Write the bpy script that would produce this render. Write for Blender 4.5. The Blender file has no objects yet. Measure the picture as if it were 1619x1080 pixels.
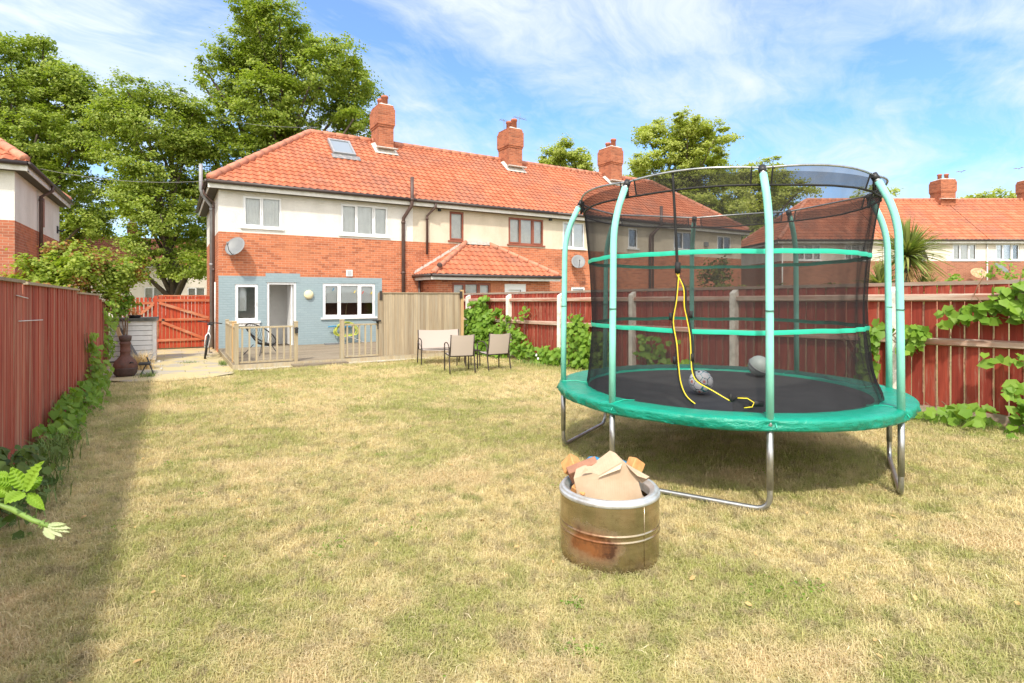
import bpy, math, random
import numpy as np
from mathutils import Vector, Matrix, noise as mnoise
random.seed(7)
R = math.radians
sc = bpy.context.scene
COL = sc.collection

# ------------------------------------------------------------------ camera
TH = R(31.41)
cam = bpy.data.cameras.new('camera')
cam.sensor_width = 36.0
cam.lens = 879.6 / 1619 * 36
cam.shift_y = -73 / 1619
cam.clip_end = 2000
cam.clip_start = 0.05
camo = bpy.data.objects.new('camera', cam)
camo.location = (0, 0, 1.6)
camo.rotation_euler = (R(90), 0, -TH)
COL.objects.link(camo)
sc.camera = camo

# ------------------------------------------------------------------ light
SUNV = Vector((-0.53, -0.60, 1.0)).normalized()
sun = bpy.data.lights.new('sun', 'SUN')
sun.energy = 2.0
sun.angle = R(3.0)
sun.color = (1.0, 0.93, 0.79)
suno = bpy.data.objects.new('sun', sun)
suno.rotation_euler = (-SUNV).to_track_quat('-Z', 'Y').to_euler()
suno.location = (-20, -20, 40)
COL.objects.link(suno)
sc.view_settings.view_transform = 'Standard'
sc.view_settings.look = 'None'
sc.view_settings.gamma = 1
sc.view_settings.exposure = 1.22
sc.view_settings.use_curve_mapping = False
sc.cycles.max_bounces = 8
sc.cycles.transparent_max_bounces = 16
sc.cycles.caustics_reflective = False
sc.cycles.caustics_refractive = False

W = bpy.data.worlds.new('World')
sc.world = W
W.use_nodes = True


class NT:
    """small helper round a node tree"""
    def __init__(s, t):
        s.t = t
        t.nodes.clear()

    def n(s, ty, **kw):
        nd = s.t.nodes.new(ty)
        for k, v in kw.items():
            if k.startswith('_'):
                setattr(nd, k[1:], v)
                continue
            key = int(k[1:]) if k[0] == 'i' and k[1:].isdigit() else k.replace('_', ' ')
            try:
                sk = nd.inputs[key]
            except KeyError:
                sk = nd.inputs[key.title()]
            if isinstance(v, bpy.types.NodeSocket):
                s.t.links.new(v, sk)
            else:
                if isinstance(v, tuple) and len(v) == 3 and sk.type == 'RGBA':
                    v = v + (1,)
                sk.default_value = v
        return nd

    def math(s, op, a, b=0.0, c=0.0, clamp=False):
        nd = s.t.nodes.new('ShaderNodeMath')
        nd.operation = op
        nd.use_clamp = clamp
        for i, v in enumerate((a, b, c)):
            if isinstance(v, bpy.types.NodeSocket):
                s.t.links.new(v, nd.inputs[i])
            else:
                nd.inputs[i].default_value = v
        return nd.outputs[0]

    def ramp(s, fac, stops, interp='LINEAR'):
        nd = s.t.nodes.new('ShaderNodeValToRGB')
        nd.color_ramp.interpolation = interp
        e = nd.color_ramp.elements
        while len(e) < len(stops):
            e.new(0.5)
        for el, (p, c) in zip(e, stops):
            el.position = p
            el.color = c if len(c) == 4 else tuple(c) + (1,)
        s.t.links.new(fac, nd.inputs[0])
        return nd.outputs[0]

    def mix(s, fac, a, b, blend='MIX'):
        nd = s.t.nodes.new('ShaderNodeMix')
        nd.data_type = 'RGBA'
        nd.blend_type = blend
        for i, v in ((0, fac), (6, a), (7, b)):
            if isinstance(v, bpy.types.NodeSocket):
                s.t.links.new(v, nd.inputs[i])
            else:
                if isinstance(v, tuple) and len(v) == 3:
                    v = v + (1,)
                nd.inputs[i].default_value = v
        return nd.outputs[2]

    def noise(s, vec, scale, detail=3, rough=.5, w=None):
        nd = s.t.nodes.new('ShaderNodeTexNoise')
        nd.inputs['Scale'].default_value = scale
        nd.inputs['Detail'].default_value = detail
        nd.inputs['Roughness'].default_value = rough
        if vec is not None:
            s.t.links.new(vec, nd.inputs['Vector'])
        return nd.outputs['Fac']

    def mapping(s, vec, scale=(1, 1, 1), loc=(0, 0, 0), rot=(0, 0, 0)):
        nd = s.t.nodes.new('ShaderNodeMapping')
        s.t.links.new(vec, nd.inputs[0])
        nd.inputs['Scale'].default_value = scale
        nd.inputs['Location'].default_value = loc
        nd.inputs['Rotation'].default_value = rot
        return nd.outputs[0]


# world: blue Nishita daylight with thin streaky cloud
w = NT(W.node_tree)
sky = w.n('ShaderNodeTexSky')
sky.sky_type = 'NISHITA'
sky.sun_disc = False
sky.sun_elevation = R(51)
sky.sun_rotation = R(221.5)
sky.air_density = 1.0
sky.dust_density = 0.4
sky.ozone_density = 2.0
tc = w.n('ShaderNodeTexCoord')
sep = w.n('ShaderNodeSeparateXYZ', Vector=tc.outputs['Generated'])
zz = w.math('ADD', w.math('MAXIMUM', sep.outputs[2], 0.0), 0.22)
px_ = w.math('DIVIDE', sep.outputs[0], zz)
py_ = w.math('DIVIDE', sep.outputs[1], zz)
cv = w.n('ShaderNodeCombineXYZ', X=px_, Y=py_).outputs[0]
cm = w.mapping(cv, (1.0, 1.35, 1), (3.1, 1.2, 0), (0, 0, R(-38)))
warp = w.n('ShaderNodeTexNoise', Vector=cm, Scale=1.6, Detail=3.0)
cw = w.n('ShaderNodeVectorMath', _operation='MULTIPLY_ADD')
w.t.links.new(warp.outputs['Color'], cw.inputs[0])
cw.inputs[1].default_value = (.55, .55, .3)
w.t.links.new(cm, cw.inputs[2])
n1 = w.noise(cw.outputs[0], 1.35, 9, .62)
n2 = w.noise(w.mapping(cw.outputs[0], (1, 3.2, 1), (7, 2, 0)), 2.6, 8, .66)
cl = w.math('ADD', w.math('MULTIPLY', n1, .80), w.math('MULTIPLY', n2, .24))
# extra unseen cloud behind the camera for fill light, slightly more left and low
side = w.n('ShaderNodeVectorMath', _operation='DOT_PRODUCT')
w.t.links.new(tc.outputs['Generated'], side.inputs[0])
side.inputs[1].default_value = (-math.cos(TH) * .03 - math.sin(TH) * .12, math.sin(TH) * .03 - math.cos(TH) * .12, -.12)
cl = w.math('ADD', w.math('ADD', cl, side.outputs['Value']), .085)
cf = w.ramp(cl, [(.34, (0, 0, 0)), (.44, (.30, .30, .30)), (.54, (.66, .66, .66)), (.68, (1, 1, 1))])
blue = w.mix(1.0, sky.outputs[0], (0.40, 0.63, 0.86), 'MULTIPLY')
# unseen cloud round the sun behind the camera, brightened to lift the shade
sdot = w.n('ShaderNodeVectorMath', _operation='DOT_PRODUCT')
w.t.links.new(tc.outputs['Generated'], sdot.inputs[0])
sdot.inputs[1].default_value = tuple(SUNV)
glow = w.math('POWER', w.math('MAXIMUM', w.math('MULTIPLY_ADD', sdot.outputs['Value'], .5, .5), 0.0), 2.0)
ccol = w.mix(glow, (2.20, 2.45, 2.70), (9.4, 8.8, 7.9))
skc = w.mix(w.math('MULTIPLY', w.math('ADD', cf, .12), .86, clamp=True), blue, ccol)
bg = w.n('ShaderNodeBackground', Color=skc, Strength=0.15)
wo = w.n('ShaderNodeOutputWorld', Surface=bg.outputs[0])


# ------------------------------------------------------------------ materials
MATS = {}


def new_mat(name):
    m = bpy.data.materials.new(name)
    m.use_nodes = True
    MATS[name] = m
    return m, NT(m.node_tree)


def fin(t, color, rough=.7, metal=0, bump=None, bstr=.3, bdist=.01, spec=.5, extra=None):
    kw = dict(Base_Color=color, Roughness=rough, Metallic=metal)
    p = t.n('ShaderNodeBsdfPrincipled', **kw)
    p.inputs['Specular IOR Level'].default_value = spec
    if extra:
        for k, v in extra.items():
            p.inputs[k].default_value = v
    if bump is not None:
        b = t.n('ShaderNodeBump', Height=bump, Strength=bstr, Distance=bdist)
        t.t.links.new(b.outputs[0], p.inputs['Normal'])
    t.n('ShaderNodeOutputMaterial', Surface=p.outputs[0])
    return p


def uv(t):
    return t.n('ShaderNodeUVMap').outputs[0]


def objc(t):
    return t.n('ShaderNodeTexCoord').outputs['Object']


def simple(name, c, rough=.6, metal=0, var=.15, scale=6, bstr=.0, bscale=60, spec=.5, dirt=None):
    m, t = new_mat(name)
    o = objc(t)
    n = t.noise(o, scale, 5, .6)
    dark = tuple(x * (1 - var) for x in c)
    lite = tuple(min(1, x * (1 + var)) for x in c)
    col = t.ramp(n, [(.3, dark), (.7, lite)])
    if dirt:
        n3 = t.noise(o, scale * .7, 7, .7)
        col = t.mix(t.ramp(n3, [(.5, (0, 0, 0)), (.68, (1, 1, 1))]), col, dirt)
    rg = t.math('MULTIPLY_ADD', n, .15, rough - .07)
    fin(t, col, rg, metal, t.noise(o, bscale, 4) if bstr else None, bstr, .01, spec)
    return m


def brick(name, c1, c2, mortar, patch=None, msize=.007, painted=False):
    m, t = new_mat(name)
    u = uv(t)
    b = t.n('ShaderNodeTexBrick', Vector=u, Color1=c1, Color2=c2, Mortar=mortar, Scale=1.0, Mortar_Size=msize,
            Mortar_Smooth=.3, Bias=0.0, Brick_Width=.225, Row_Height=.075)
    col = b.outputs['Color']
    # second lattice of odd darker burnt bricks
    b2 = t.n('ShaderNodeTexBrick', Vector=u, Color1=(0, 0, 0), Color2=(1, 1, 1), Mortar=(0, 0, 0), Scale=1.0,
             Mortar_Size=0.0, Bias=-.55, Brick_Width=.225, Row_Height=.075)
    n = t.noise(u, .9, 6, .65)
    nf = t.noise(u, 14, 4, .7)
    if not painted:
        dk = t.math('MULTIPLY', b2.outputs['Color'], t.ramp(n, [(.34, (.2, .2, .2)), (.56, (1, 1, 1))]))
        col = t.mix(t.math('MULTIPLY', dk, .8), col, tuple(x * .40 for x in c2))
        col = t.mix(t.ramp(nf, [(.35, (0, 0, 0)), (.75, (.45, .45, .45))]), col, tuple(min(1, x * 1.35) for x in c1))
        if patch:
            np_ = t.noise(t.mapping(u, (1, 1.4, 1), (4, 3, 0)), .55, 5, .6)
            col = t.mix(t.ramp(np_, [(.52, (0, 0, 0)), (.66, (.6, .6, .6))]), col, patch)
    else:
        col = t.mix(t.ramp(n, [(.35, (0, 0, 0)), (.7, (.35, .35, .35))]), col, tuple(x * .8 for x in c1))
        col = t.mix(t.ramp(t.noise(u, 5, 6, .75), [(.66, (0, 0, 0)), (.73, (.7, .7, .7))]), col, (.62, .6, .56))
    h = t.math('ADD', t.math('MULTIPLY', b.outputs['Fac'], -1.0), t.math('MULTIPLY', nf, .35))
    fin(t, col, .88, 0, h, .55, .008, .2)
    return m


def wood(name, c1, c2, grey=None, greyamt=.5, grain=(38, 1.6, 1), rough=.8, patch=None):
    """weathered boards: attribute rnd gives each board its tone"""
    m, t = new_mat(name)
    u = uv(t)
    at = t.n('ShaderNodeAttribute')
    at.attribute_name = 'rnd'
    rv = at.outputs['Fac']
    off = t.n('ShaderNodeCombineXYZ', X=t.math('MULTIPLY', rv, 37.0), Y=t.math('MULTIPLY', rv, 11.0)).outputs[0]
    va = t.n('ShaderNodeVectorMath', _operation='ADD')
    t.t.links.new(u, va.inputs[0])
    t.t.links.new(off, va.inputs[1])
    g = t.noise(t.mapping(va.outputs[0], grain), 1.0, 7, .7)
    col = t.mix(rv, c1, c2)
    col = t.mix(t.ramp(g, [(.3, (.7, .7, .7)), (.6, (0, 0, 0))]), col, tuple(x * .55 for x in c1))
    if grey:
        gm = t.noise(t.mapping(va.outputs[0], (grain[0] * .4, grain[1] * .45, 1), (5, 5, 5)), 1.0, 6, .7)
        col = t.mix(t.ramp(gm, [(.62 - greyamt * .3, (0, 0, 0)), (.78 - greyamt * .2, (.9, .9, .9))]), col, grey)
    if patch:
        pn = t.noise(u, 1.1, 6, .7)
        col = t.mix(t.ramp(pn, [(.55, (0, 0, 0)), (.75, (.75, .75, .75))]), col, patch)
    fin(t, col, rough, 0, g, .5, .004, .25)
    return m


def leafmat(name, c1, c2, trans=.35, rough=.5, stem=None):
    m, t = new_mat(name)
    at = t.n('ShaderNodeAttribute')
    at.attribute_name = 'rnd'
    col = t.mix(at.outputs['Fac'], c1, c2)
    o = objc(t)
    n = t.noise(o, .8, 3)
    col = t.mix(t.math('MULTIPLY', n, .5), col, tuple(x * .7 for x in c1))
    p = t.n('ShaderNodeBsdfPrincipled', Base_Color=col, Roughness=rough)
    p.inputs['Specular IOR Level'].default_value = .3
    tr = t.n('ShaderNodeBsdfTranslucent', Color=t.mix(1.0, col, (1.25, 1.35, .55), 'MULTIPLY'))
    mx = t.n('ShaderNodeMixShader', i0=trans, i1=p.outputs[0], i2=tr.outputs[0])
    t.n('ShaderNodeOutputMaterial', Surface=mx.outputs[0])
    return m


brick('brick_orange', (.53, .18, .085), (.32, .10, .054), (.50, .33, .24), patch=(.53, .21, .105))
brick('brick_red', (.44, .15, .085), (.30, .10, .06), (.42, .30, .22), patch=(.52, .17, .07))
brick('brick_brown', (.36, .15, .09), (.27, .11, .07), (.38, .28, .22))
brick('brick_chimney', (.42, .145, .075), (.25, .085, .05), (.40, .22, .15), patch=(.16, .08, .055), msize=.008)
brick('brick_blue', (.30, .38, .415), (.275, .355, .39), (.26, .34, .375), msize=.008, painted=True)


def render_mat(name, c, c2):
    m, t = new_mat(name)
    u = uv(t)
    n = t.noise(t.mapping(u, (1.1, .6, 1)), 1.3, 6, .65)
    f = t.noise(u, 45, 3, .6)
    f2 = t.noise(u, 16, 3, .6)
    col = t.ramp(n, [(.35, c2), (.6, c)])
    col = t.mix(t.ramp(f, [(.3, (.30, .30, .30)), (.5, (0, 0, 0))]), col, tuple(x * .72 for x in c2))
    st = t.noise(t.mapping(u, (5, .35, 1)), 1.2, 5, .7)
    col = t.mix(t.ramp(st, [(.60, (0, 0, 0)), (.78, (.30, .30, .30))]), col, tuple(x * .7 for x in c2))
    fin(t, col, .9, 0, t.math('ADD', f, f2), .7, .012, .15)


render_mat('render_white', (.76, .735, .69), (.66, .635, .585))
render_mat('render_cream', (.66, .585, .47), (.57, .50, .39))
render_mat('render_pale', (.74, .68, .60), (.66, .60, .52))

m, t = new_mat('roof_tile')
at = t.n('ShaderNodeAttribute'); at.attribute_name = 'rnd'
o = t.n('ShaderNodeNewGeometry').outputs['Position']
col = t.ramp(at.outputs['Fac'], [(0, (.39, .122, .062)), (.55, (.45, .150, .078)), (1, (.50, .185, .102))])
n = t.noise(t.mapping(o, (1, 1, 1.3)), .55, 6, .68)
nn = t.noise(o, 3.2, 6, .75)
col = t.mix(t.math('MULTIPLY', t.ramp(n, [(.45, (0, 0, 0)), (.60, (1, 1, 1))]), t.ramp(nn, [(.34, (.1, .1, .1)), (.62, (.80, .80, .80))])), col, (.27, .125, .09))
col = t.mix(t.ramp(t.noise(o, 14, 6, .8), [(.60, (0, 0, 0)), (.72, (.4, .4, .4))]), col, (.62, .36, .22))
fin(t, col, .82, 0, nn, .3, .01, .25)
simple('ridge_tile', (.52, .21, .13), .8, 0, .25, 5, .2, dirt=(.36, .17, .11))
simple('lead', (.20, .20, .21), .6, 0, .2, 8, .2, dirt=(.40, .38, .36))
simple('mortar', (.56, .54, .50), .9, 0, .2, 12, .5, dirt=(.36, .34, .31))
simple('upvc', (.80, .81, .82), .35, 0, .03, 3)
simple('fascia', (.70, .69, .66), .5, 0, .08, 4, dirt=(.55, .53, .47))
simple('gutter', (.055, .04, .036), .45, 0, .2)
simple('pipe_brown', (.085, .05, .042), .5, 0, .2)
simple('pipe_grey', (.28, .29, .31), .5, 0, .15)
simple('soffit', (.08, .07, .06), .8, 0, .1)
simple('brown_frame', (.28, .082, .045), .5, 0, .18, 14)
simple('dark_inside', (.018, .017, .017), .9, 0, .1)
simple('floor_inside', (.30, .24, .18), .7, 0, .1)
simple('blind', (.90, .91, .90), .8, 0, .06, 3)
simple('net_curtain', (.84, .82, .78), .8, 0, .10, 8)
simple('roller_blind', (.80, .84, .84), .8, 0, .03)
simple('hall_paint', (.74, .74, .73), .7, 0, .04)
simple('door_panel', (.40, .405, .41), .45, 0, .03)
simple('dish_grey', (.17, .18, .19), .5, 0, .08)
simple('dish_rust', (.42, .24, .12), .7, 0, .4, 9, .2, dirt=(.55, .42, .3))
simple('black_metal', (.018, .018, .02), .4, 0, .2)
simple('black_plastic', (.02, .02, .022), .5, 0, .2)
simple('brown_metal', (.055, .042, .035), .42, .3, .2)
simple('lamp_glass', (.72, .66, .42), .3, 0, .05)
simple('concrete_post', (.76, .73, .66), .9, 0, .14, 9, .5, 90, dirt=(.46, .44, .38))
simple('terracotta', (.13, .058, .042), .8, 0, .35, 9, .3, dirt=(.10, .06, .05))
simple('terracotta_dark', (.075, .045, .038), .8, 0, .3, 9, .3)
simple('pot_red', (.42, .14, .08), .8, 0, .25, 9, .2)
simple('white_paint', (.72, .71, .70), .6, 0, .06, 4, dirt=(.60, .59, .56))
simple('felt', (.10, .10, .09), .95, 0, .3, 8, .5, dirt=(.28, .27, .24))
simple('bark', (.085, .065, .05), .95, 0, .35, 6, .8, 20)
simple('stem_green', (.16, .26, .05), .6, 0, .2, 20)
simple('stem_brown', (.20, .12, .07), .8, 0, .3, 10)
simple('cable', (.20, .20, .20), .6)
simple('white_cable', (.62, .62, .62), .6)
simple('galv', (.44, .45, .45), .34, .85, .18, 12, .05, 120, dirt=(.30, .31, .31))
simple('foam', (.27, .70, .58), .55, 0, .10, 8, .12, 50, .3)
simple('strap_green', (.02, .50, .33), .5, 0, .10, 12)
simple('strap_black', (.012, .012, .013), .7, 0, .2, 12)
simple('yellow', (.78, .60, .04), .5, 0, .15, 12)
simple('red_bit', (.60, .08, .05), .5)
simple('hose', (.46, .50, .07), .45, 0, .12, 12)
simple('blue_plastic', (.03, .22, .42), .4, 0, .25, 30)
simple('leaf_dead', (.46, .30, .12), .8, 0, .3, 20)
simple('stalk', (.74, .62, .40), .8, 0, .25, 3)
simple('straw', (.62, .46, .22), .8, 0, .25, 14)
simple('flower_white', (.85, .82, .82), .6, 0, .03)
simple('flower_orange', (.75, .42, .15), .6, 0, .25, 30)
simple('rubber', (.02, .02, .02), .8, 0, .2)
simple('ball_white', (.70, .70, .72), .4, 0, .08, 30)
simple('ball_dark', (.03, .03, .07), .4, 0, .1)
simple('ball_teal', (.06, .32, .36), .4, 0, .1)
simple('ball_pink', (.66, .20, .16), .4, 0, .1)
simple('ball_grey', (.40, .46, .44), .5, 0, .08)
simple('bird', (.20, .17, .15), .8)
simple('stone', (.45, .44, .41), .9, 0, .25, 12, .4)
simple('brick_block', (.33, .16, .10), .85, 0, .2, 12, .3)
simple('timber_orange', (.58, .28, .10), .7, 0, .25, 20, .2)
wood('wood_deck', (.40, .32, .20), (.50, .41, .27), (.40, .37, .29), .6, (30, 1.5, 1))
wood('wood_new', (.55, .36, .18), (.62, .43, .22), None, 0, (30, 1.5, 1))
wood('deck_boards', (.19, .15, .105), (.28, .225, .16), (.42, .38, .29), .5, (1.5, 30, 1))
wood('wood_grey', (.30, .225, .145), (.50, .40, .27), (.36, .315, .24), .6, (42, 1.1, 1))
wood('fence_red', (.25, .038, .026), (.38, .070, .042), (.42, .25, .18), .25, (26, 1.5, 1))
wood('fence_red_left', (.30, .045, .030), (.52, .125, .080), (.50, .34, .23), .48, (30, .8, 1))
simple('board_edge', (.34, .17, .11), .9, 0, .4, 14, .3, dirt=(.16, .05, .03))
wood('fence_rail', (.36, .12, .07), (.42, .20, .14), (.52, .44, .36), .9, (2, 16, 1))
wood('fence_cap', (.38, .30, .25), (.46, .38, .32), (.42, .22, .16), .5, (2, 16, 1))
wood('gate_red', (.40, .056, .028), (.50, .082, .038), (.42, .22, .12), .2, (26, 1.5, 1))
wood('gate_rail', (.52, .14, .065), (.56, .19, .10), (.50, .33, .22), .5, (3, 12, 1))
wood('plank', (.50, .33, .18), (.56, .38, .22), None, 0)

# card board
m, t = new_mat('cardboard')
o = objc(t)
n = t.noise(o, 9, 6, .65)
col = t.ramp(n, [(.3, (.42, .31, .21)), (.7, (.50, .385, .275))])
wv = t.n('ShaderNodeTexWave', Vector=t.mapping(o, (1, 1, 1), (0, 0, 0), (0, 0, 0)), Scale=22.0)
wv.bands_direction = 'X'
fin(t, col, .85, 0, wv.outputs['Fac'], .12, .004, .2)
simple('cardboard_tape', (.50, .40, .28), .5, 0, .05)

# polished washing drum steel with burnt patch
m, t = new_mat('drum_steel')
o = objc(t)
g = t.noise(t.mapping(o, (3, 3, 16)), 1.0, 6, .65)
n = t.noise(o, 3.5, 7, .7)
sp = t.n('ShaderNodeSeparateXYZ', Vector=o)
# scorch: camera-side left of the drum, below the ribs
dv = t.n('ShaderNodeVectorMath', _operation='DISTANCE')
t.t.links.new(t.mapping(o, (1, 1, 2.0)), dv.inputs[0])
dv.inputs[1].default_value = (-.28, -.13, .30)
sc_m = t.math('SUBTRACT', t.math('MULTIPLY_ADD', n, .55, .02), t.math('MULTIPLY', dv.outputs['Value'], 1.15))
sf = t.ramp(sc_m, [(.0, (0, 0, 0)), (.16, (1, 1, 1))])
base = t.ramp(g, [(.25, (.33, .25, .15)), (.7, (.58, .50, .37))])
col = t.mix(sf, base, t.mix(t.ramp(n, [(.45, (0, 0, 0)), (.6, (1, 1, 1))]), (.30, .12, .045), (.08, .035, .02)))
col = t.mix(t.ramp(t.noise(o, 22, 6, .8), [(.56, (0, 0, 0)), (.70, (.6, .6, .6))]), col, (.24, .15, .08))
p = t.n('ShaderNodeBsdfPrincipled', Base_Color=col, Metallic=t.math('SUBTRACT', .92, t.math('MULTIPLY', sf, .55)),
        Roughness=t.math('ADD', t.math('MULTIPLY_ADD', n, .16, .13), t.math('MULTIPLY', sf, .3)))
b = t.n('ShaderNodeBump', Height=t.math('ADD', t.noise(t.mapping(o, (7, 7, 1.0)), 2.0, 3), t.math('MULTIPLY', t.noise(o, 30, 3), .10)), Strength=.22, Distance=.02)
t.t.links.new(b.outputs[0], p.inputs['Normal'])
t.n('ShaderNodeOutputMaterial', Surface=p.outputs[0])
simple('drum_rim', (.60, .62, .63), .48, .65, .12, 10, .1, 40, dirt=(.42, .41, .38))

# trampoline pvc pad
m, t = new_mat('pad_green')
o = objc(t)
n = t.noise(o, 4, 5, .6)
f = t.noise(t.mapping(o, (1, 1, 2.2)), 8, 5, .65)
col = t.ramp(n, [(.3, (.0, .235, .155)), (.7, (.005, .30, .205))])
fin(t, col, .33, 0, f, .8, .03, .5)
# jumping mat
m, t = new_mat('jump_mat')
o = objc(t)
n = t.noise(o, 3, 6, .7)
col = t.ramp(n, [(.3, (.028, .029, .032)), (.75, (.060, .060, .062))])
col = t.mix(t.ramp(t.noise(o, 7, 7, .8), [(.60, (0, 0, 0)), (.75, (.5, .5, .5))]), col, (.13, .12, .11))
fin(t, col, .75, 0, t.noise(o, 300, 2), .2, .002, .3)
# safety net: fine black mesh, a thin woven cloth with open holes
m, t = new_mat('net_black')
o = objc(t)
lw = t.n('ShaderNodeLayerWeight', Blend=.5)
n = t.noise(t.mapping(o, (6, 6, .8)), 1.0, 4, .6)
cov = t.math('ADD', t.math('MULTIPLY_ADD', n, .22, .38), t.math('MULTIPLY', t.math('POWER', lw.outputs['Facing'], 3.0), .55), clamp=True)
d = t.n('ShaderNodeBsdfDiffuse', Color=(.035, .033, .034))
tr = t.n('ShaderNodeBsdfTransparent')
mx = t.n('ShaderNodeMixShader', i0=cov, i1=tr.outputs[0], i2=d.outputs[0])
t.n('ShaderNodeOutputMaterial', Surface=mx.outputs[0])
m, t = new_mat('net_doubled')
d = t.n('ShaderNodeBsdfDiffuse', Color=(.035, .033, .034))
tr = t.n('ShaderNodeBsdfTransparent')
n = t.noise(t.mapping(objc(t), (8, 8, 2)), 1.0, 4, .6)
mx = t.n('ShaderNodeMixShader', i0=t.math('MULTIPLY_ADD', n, .2, .40), i1=tr.outputs[0], i2=d.outputs[0])
t.n('ShaderNodeOutputMaterial', Surface=mx.outputs[0])
# sling fabric
m, t = new_mat('sling')
u = uv(t)
wv = t.n('ShaderNodeTexWave', Vector=u, Scale=14.0)
wv.bands_direction = 'Y'
col = t.mix(t.math('MULTIPLY', wv.outputs['Fac'], .5), (.50, .43, .385), (.39, .335, .30))
fin(t, col, .8, 0, wv.outputs['Fac'], .2, .003, .2)
# glass
m, t = new_mat('glass')
gl = t.n('ShaderNodeBsdfGlossy', Color=(.9, .95, 1), Roughness=.02)
tr = t.n('ShaderNodeBsdfTransparent', Color=(.97, .98, .98))
fr = t.n('ShaderNodeFresnel', IOR=1.5)
mx = t.n('ShaderNodeMixShader', i0=t.math('MULTIPLY', fr.outputs[0], .9, clamp=True), i1=tr.outputs[0], i2=gl.outputs[0])
t.n('ShaderNodeOutputMaterial', Surface=mx.outputs[0])
m, t = new_mat('skylight_glass')
fin(t, (.22, .26, .31), .12, 0, None, spec=.8)


# lawn colour, shared by soil and blades (depends on the place only)
def lawn_colour(t, dry1, dry2, green, bare):
    pos = t.n('ShaderNodeNewGeometry').outputs['Position']
    a = t.noise(pos, .42, 5, .62)
    b_ = t.noise(t.mapping(pos, (1, 1, 0), (11, 4, 0)), 1.7, 6, .66)
    c = t.noise(t.mapping(pos, (1, 1, 0), (3, 9, 0)), 7.0, 5, .7)
    col = t.mix(t.ramp(c, [(.32, (0, 0, 0)), (.68, (1, 1, 1))]), dry1, dry2)
    gsum = t.math('ADD', t.math('MULTIPLY', a, .62), t.math('MULTIPLY', b_, .40))
    gm = t.ramp(gsum, [(.475, (0, 0, 0)), (.565, (.85, .85, .85))])
    col = t.mix(gm, col, green)
    bm = t.ramp(t.noise(t.mapping(pos, (1, 1, 0), (21, 17, 0)), .8, 6, .62), [(.54, (0, 0, 0)), (.64, (.8, .8, .8))])
    dk = t.ramp(t.noise(t.mapping(pos, (1, 1, 0), (5, 27, 0)), 2.6, 6, .7), [(.56, (0, 0, 0)), (.70, (.7, .7, .7))])
    col = t.mix(dk, col, tuple(x * .55 for x in dry1))
    d2 = t.ramp(t.noise(t.mapping(pos, (1, 1, 0), (2, 31, 0)), 7.0, 6, .75), [(.50, (0, 0, 0)), (.60, (.8, .8, .8))])
    col = t.mix(d2, col, tuple(x * .52 for x in bare))
    d3 = t.ramp(t.noise(t.mapping(pos, (1, 1, 0), (12, 3, 0)), 3.6, 6, .75), [(.53, (0, 0, 0)), (.62, (.8, .8, .8))])
    col = t.mix(d3, col, tuple(x * .8 for x in green))
    col = t.mix(bm, col, bare)
    return col, c


m, t = new_mat('lawn')
col, c = lawn_colour(t, (.56, .46, .22), (.74, .63, .36), (.36, .38, .11), (.66, .53, .31))
pos = t.n('ShaderNodeNewGeometry').outputs['Position']
fine = t.noise(pos, 60, 5, .8)
col = t.mix(t.ramp(fine, [(.35, (.6, .6, .6)), (.58, (0, 0, 0))]), col, (.20, .15, .07))
fin(t, col, .95, 0, t.math('ADD', fine, t.math('MULTIPLY', c, 2.0)), .9, .02, .1)
m, t = new_mat('grass_blade')
col, c = lawn_colour(t, (.68, .57, .27), (.88, .77, .47), (.42, .46, .13), (.78, .64, .39))
at = t.n('ShaderNodeAttribute'); at.attribute_name = 'rnd'
oi = t.n('ShaderNodeObjectInfo')
col = t.mix(t.ramp(at.outputs['Fac'], [(.55, (0, 0, 0)), (.95, (.75, .75, .75))]), col, (.76, .64, .38))
col = t.mix(t.ramp(oi.outputs['Random'], [(.82, (0, 0, 0)), (1, (.6, .6, .6))]), col, (.26, .31, .09))
p = t.n('ShaderNodeBsdfPrincipled', Base_Color=col, Roughness=.7)
p.inputs['Specular IOR Level'].default_value = .2
tr = t.n('ShaderNodeBsdfTranslucent', Color=col)
mx = t.n('ShaderNodeMixShader', i0=.4, i1=p.outputs[0], i2=tr.outputs[0])
t.n('ShaderNodeOutputMaterial', Surface=mx.outputs[0])
m, t = new_mat('weed_grass')
at = t.n('ShaderNodeAttribute'); at.attribute_name = 'rnd'
col = t.mix(at.outputs['Fac'], (.10, .17, .04), (.20, .28, .07))
p = fin(t, col, .6, 0, None, spec=.3)

m, t = new_mat('paving')
pos = t.n('ShaderNodeNewGeometry').outputs['Position']
n = t.noise(pos, 1.6, 6, .65)
f = t.noise(pos, 22, 5, .75)
b = t.n('ShaderNodeTexBrick', Vector=t.mapping(pos, (1, 1, 1), (.2, .1, 0)), Color1=(.36, .33, .28), Color2=(.43, .39, .33), Mortar=(.20, .19, .10),
        Scale=1.0, Mortar_Size=.012, Brick_Width=.9, Row_Height=.6)
col = t.mix(t.ramp(f, [(.35, (.5, .5, .5)), (.6, (0, 0, 0))]), b.outputs['Color'], (.36, .32, .26))
col = t.mix(t.ramp(n, [(.42, (0, 0, 0)), (.53, (.9, .9, .9))]), col, (.52, .43, .23))
fin(t, col, .95, 0, f, .6, .01, .1)
m, t = new_mat('gravel')
pos = t.n('ShaderNodeNewGeometry').outputs['Position']
v = t.n('ShaderNodeTexVoronoi', Vector=pos, Scale=32.0)
col = t.mix(t.ramp(v.outputs['Distance'], [(.2, (0, 0, 0)), (.6, (1, 1, 1))]), (.74, .70, .62), (.42, .37, .30))
fin(t, col, .9, 0, v.outputs['Distance'], .8, -.02, .2)
m, t = new_mat('garden_soil')
pos = t.n('ShaderNodeNewGeometry').outputs['Position']
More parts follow.
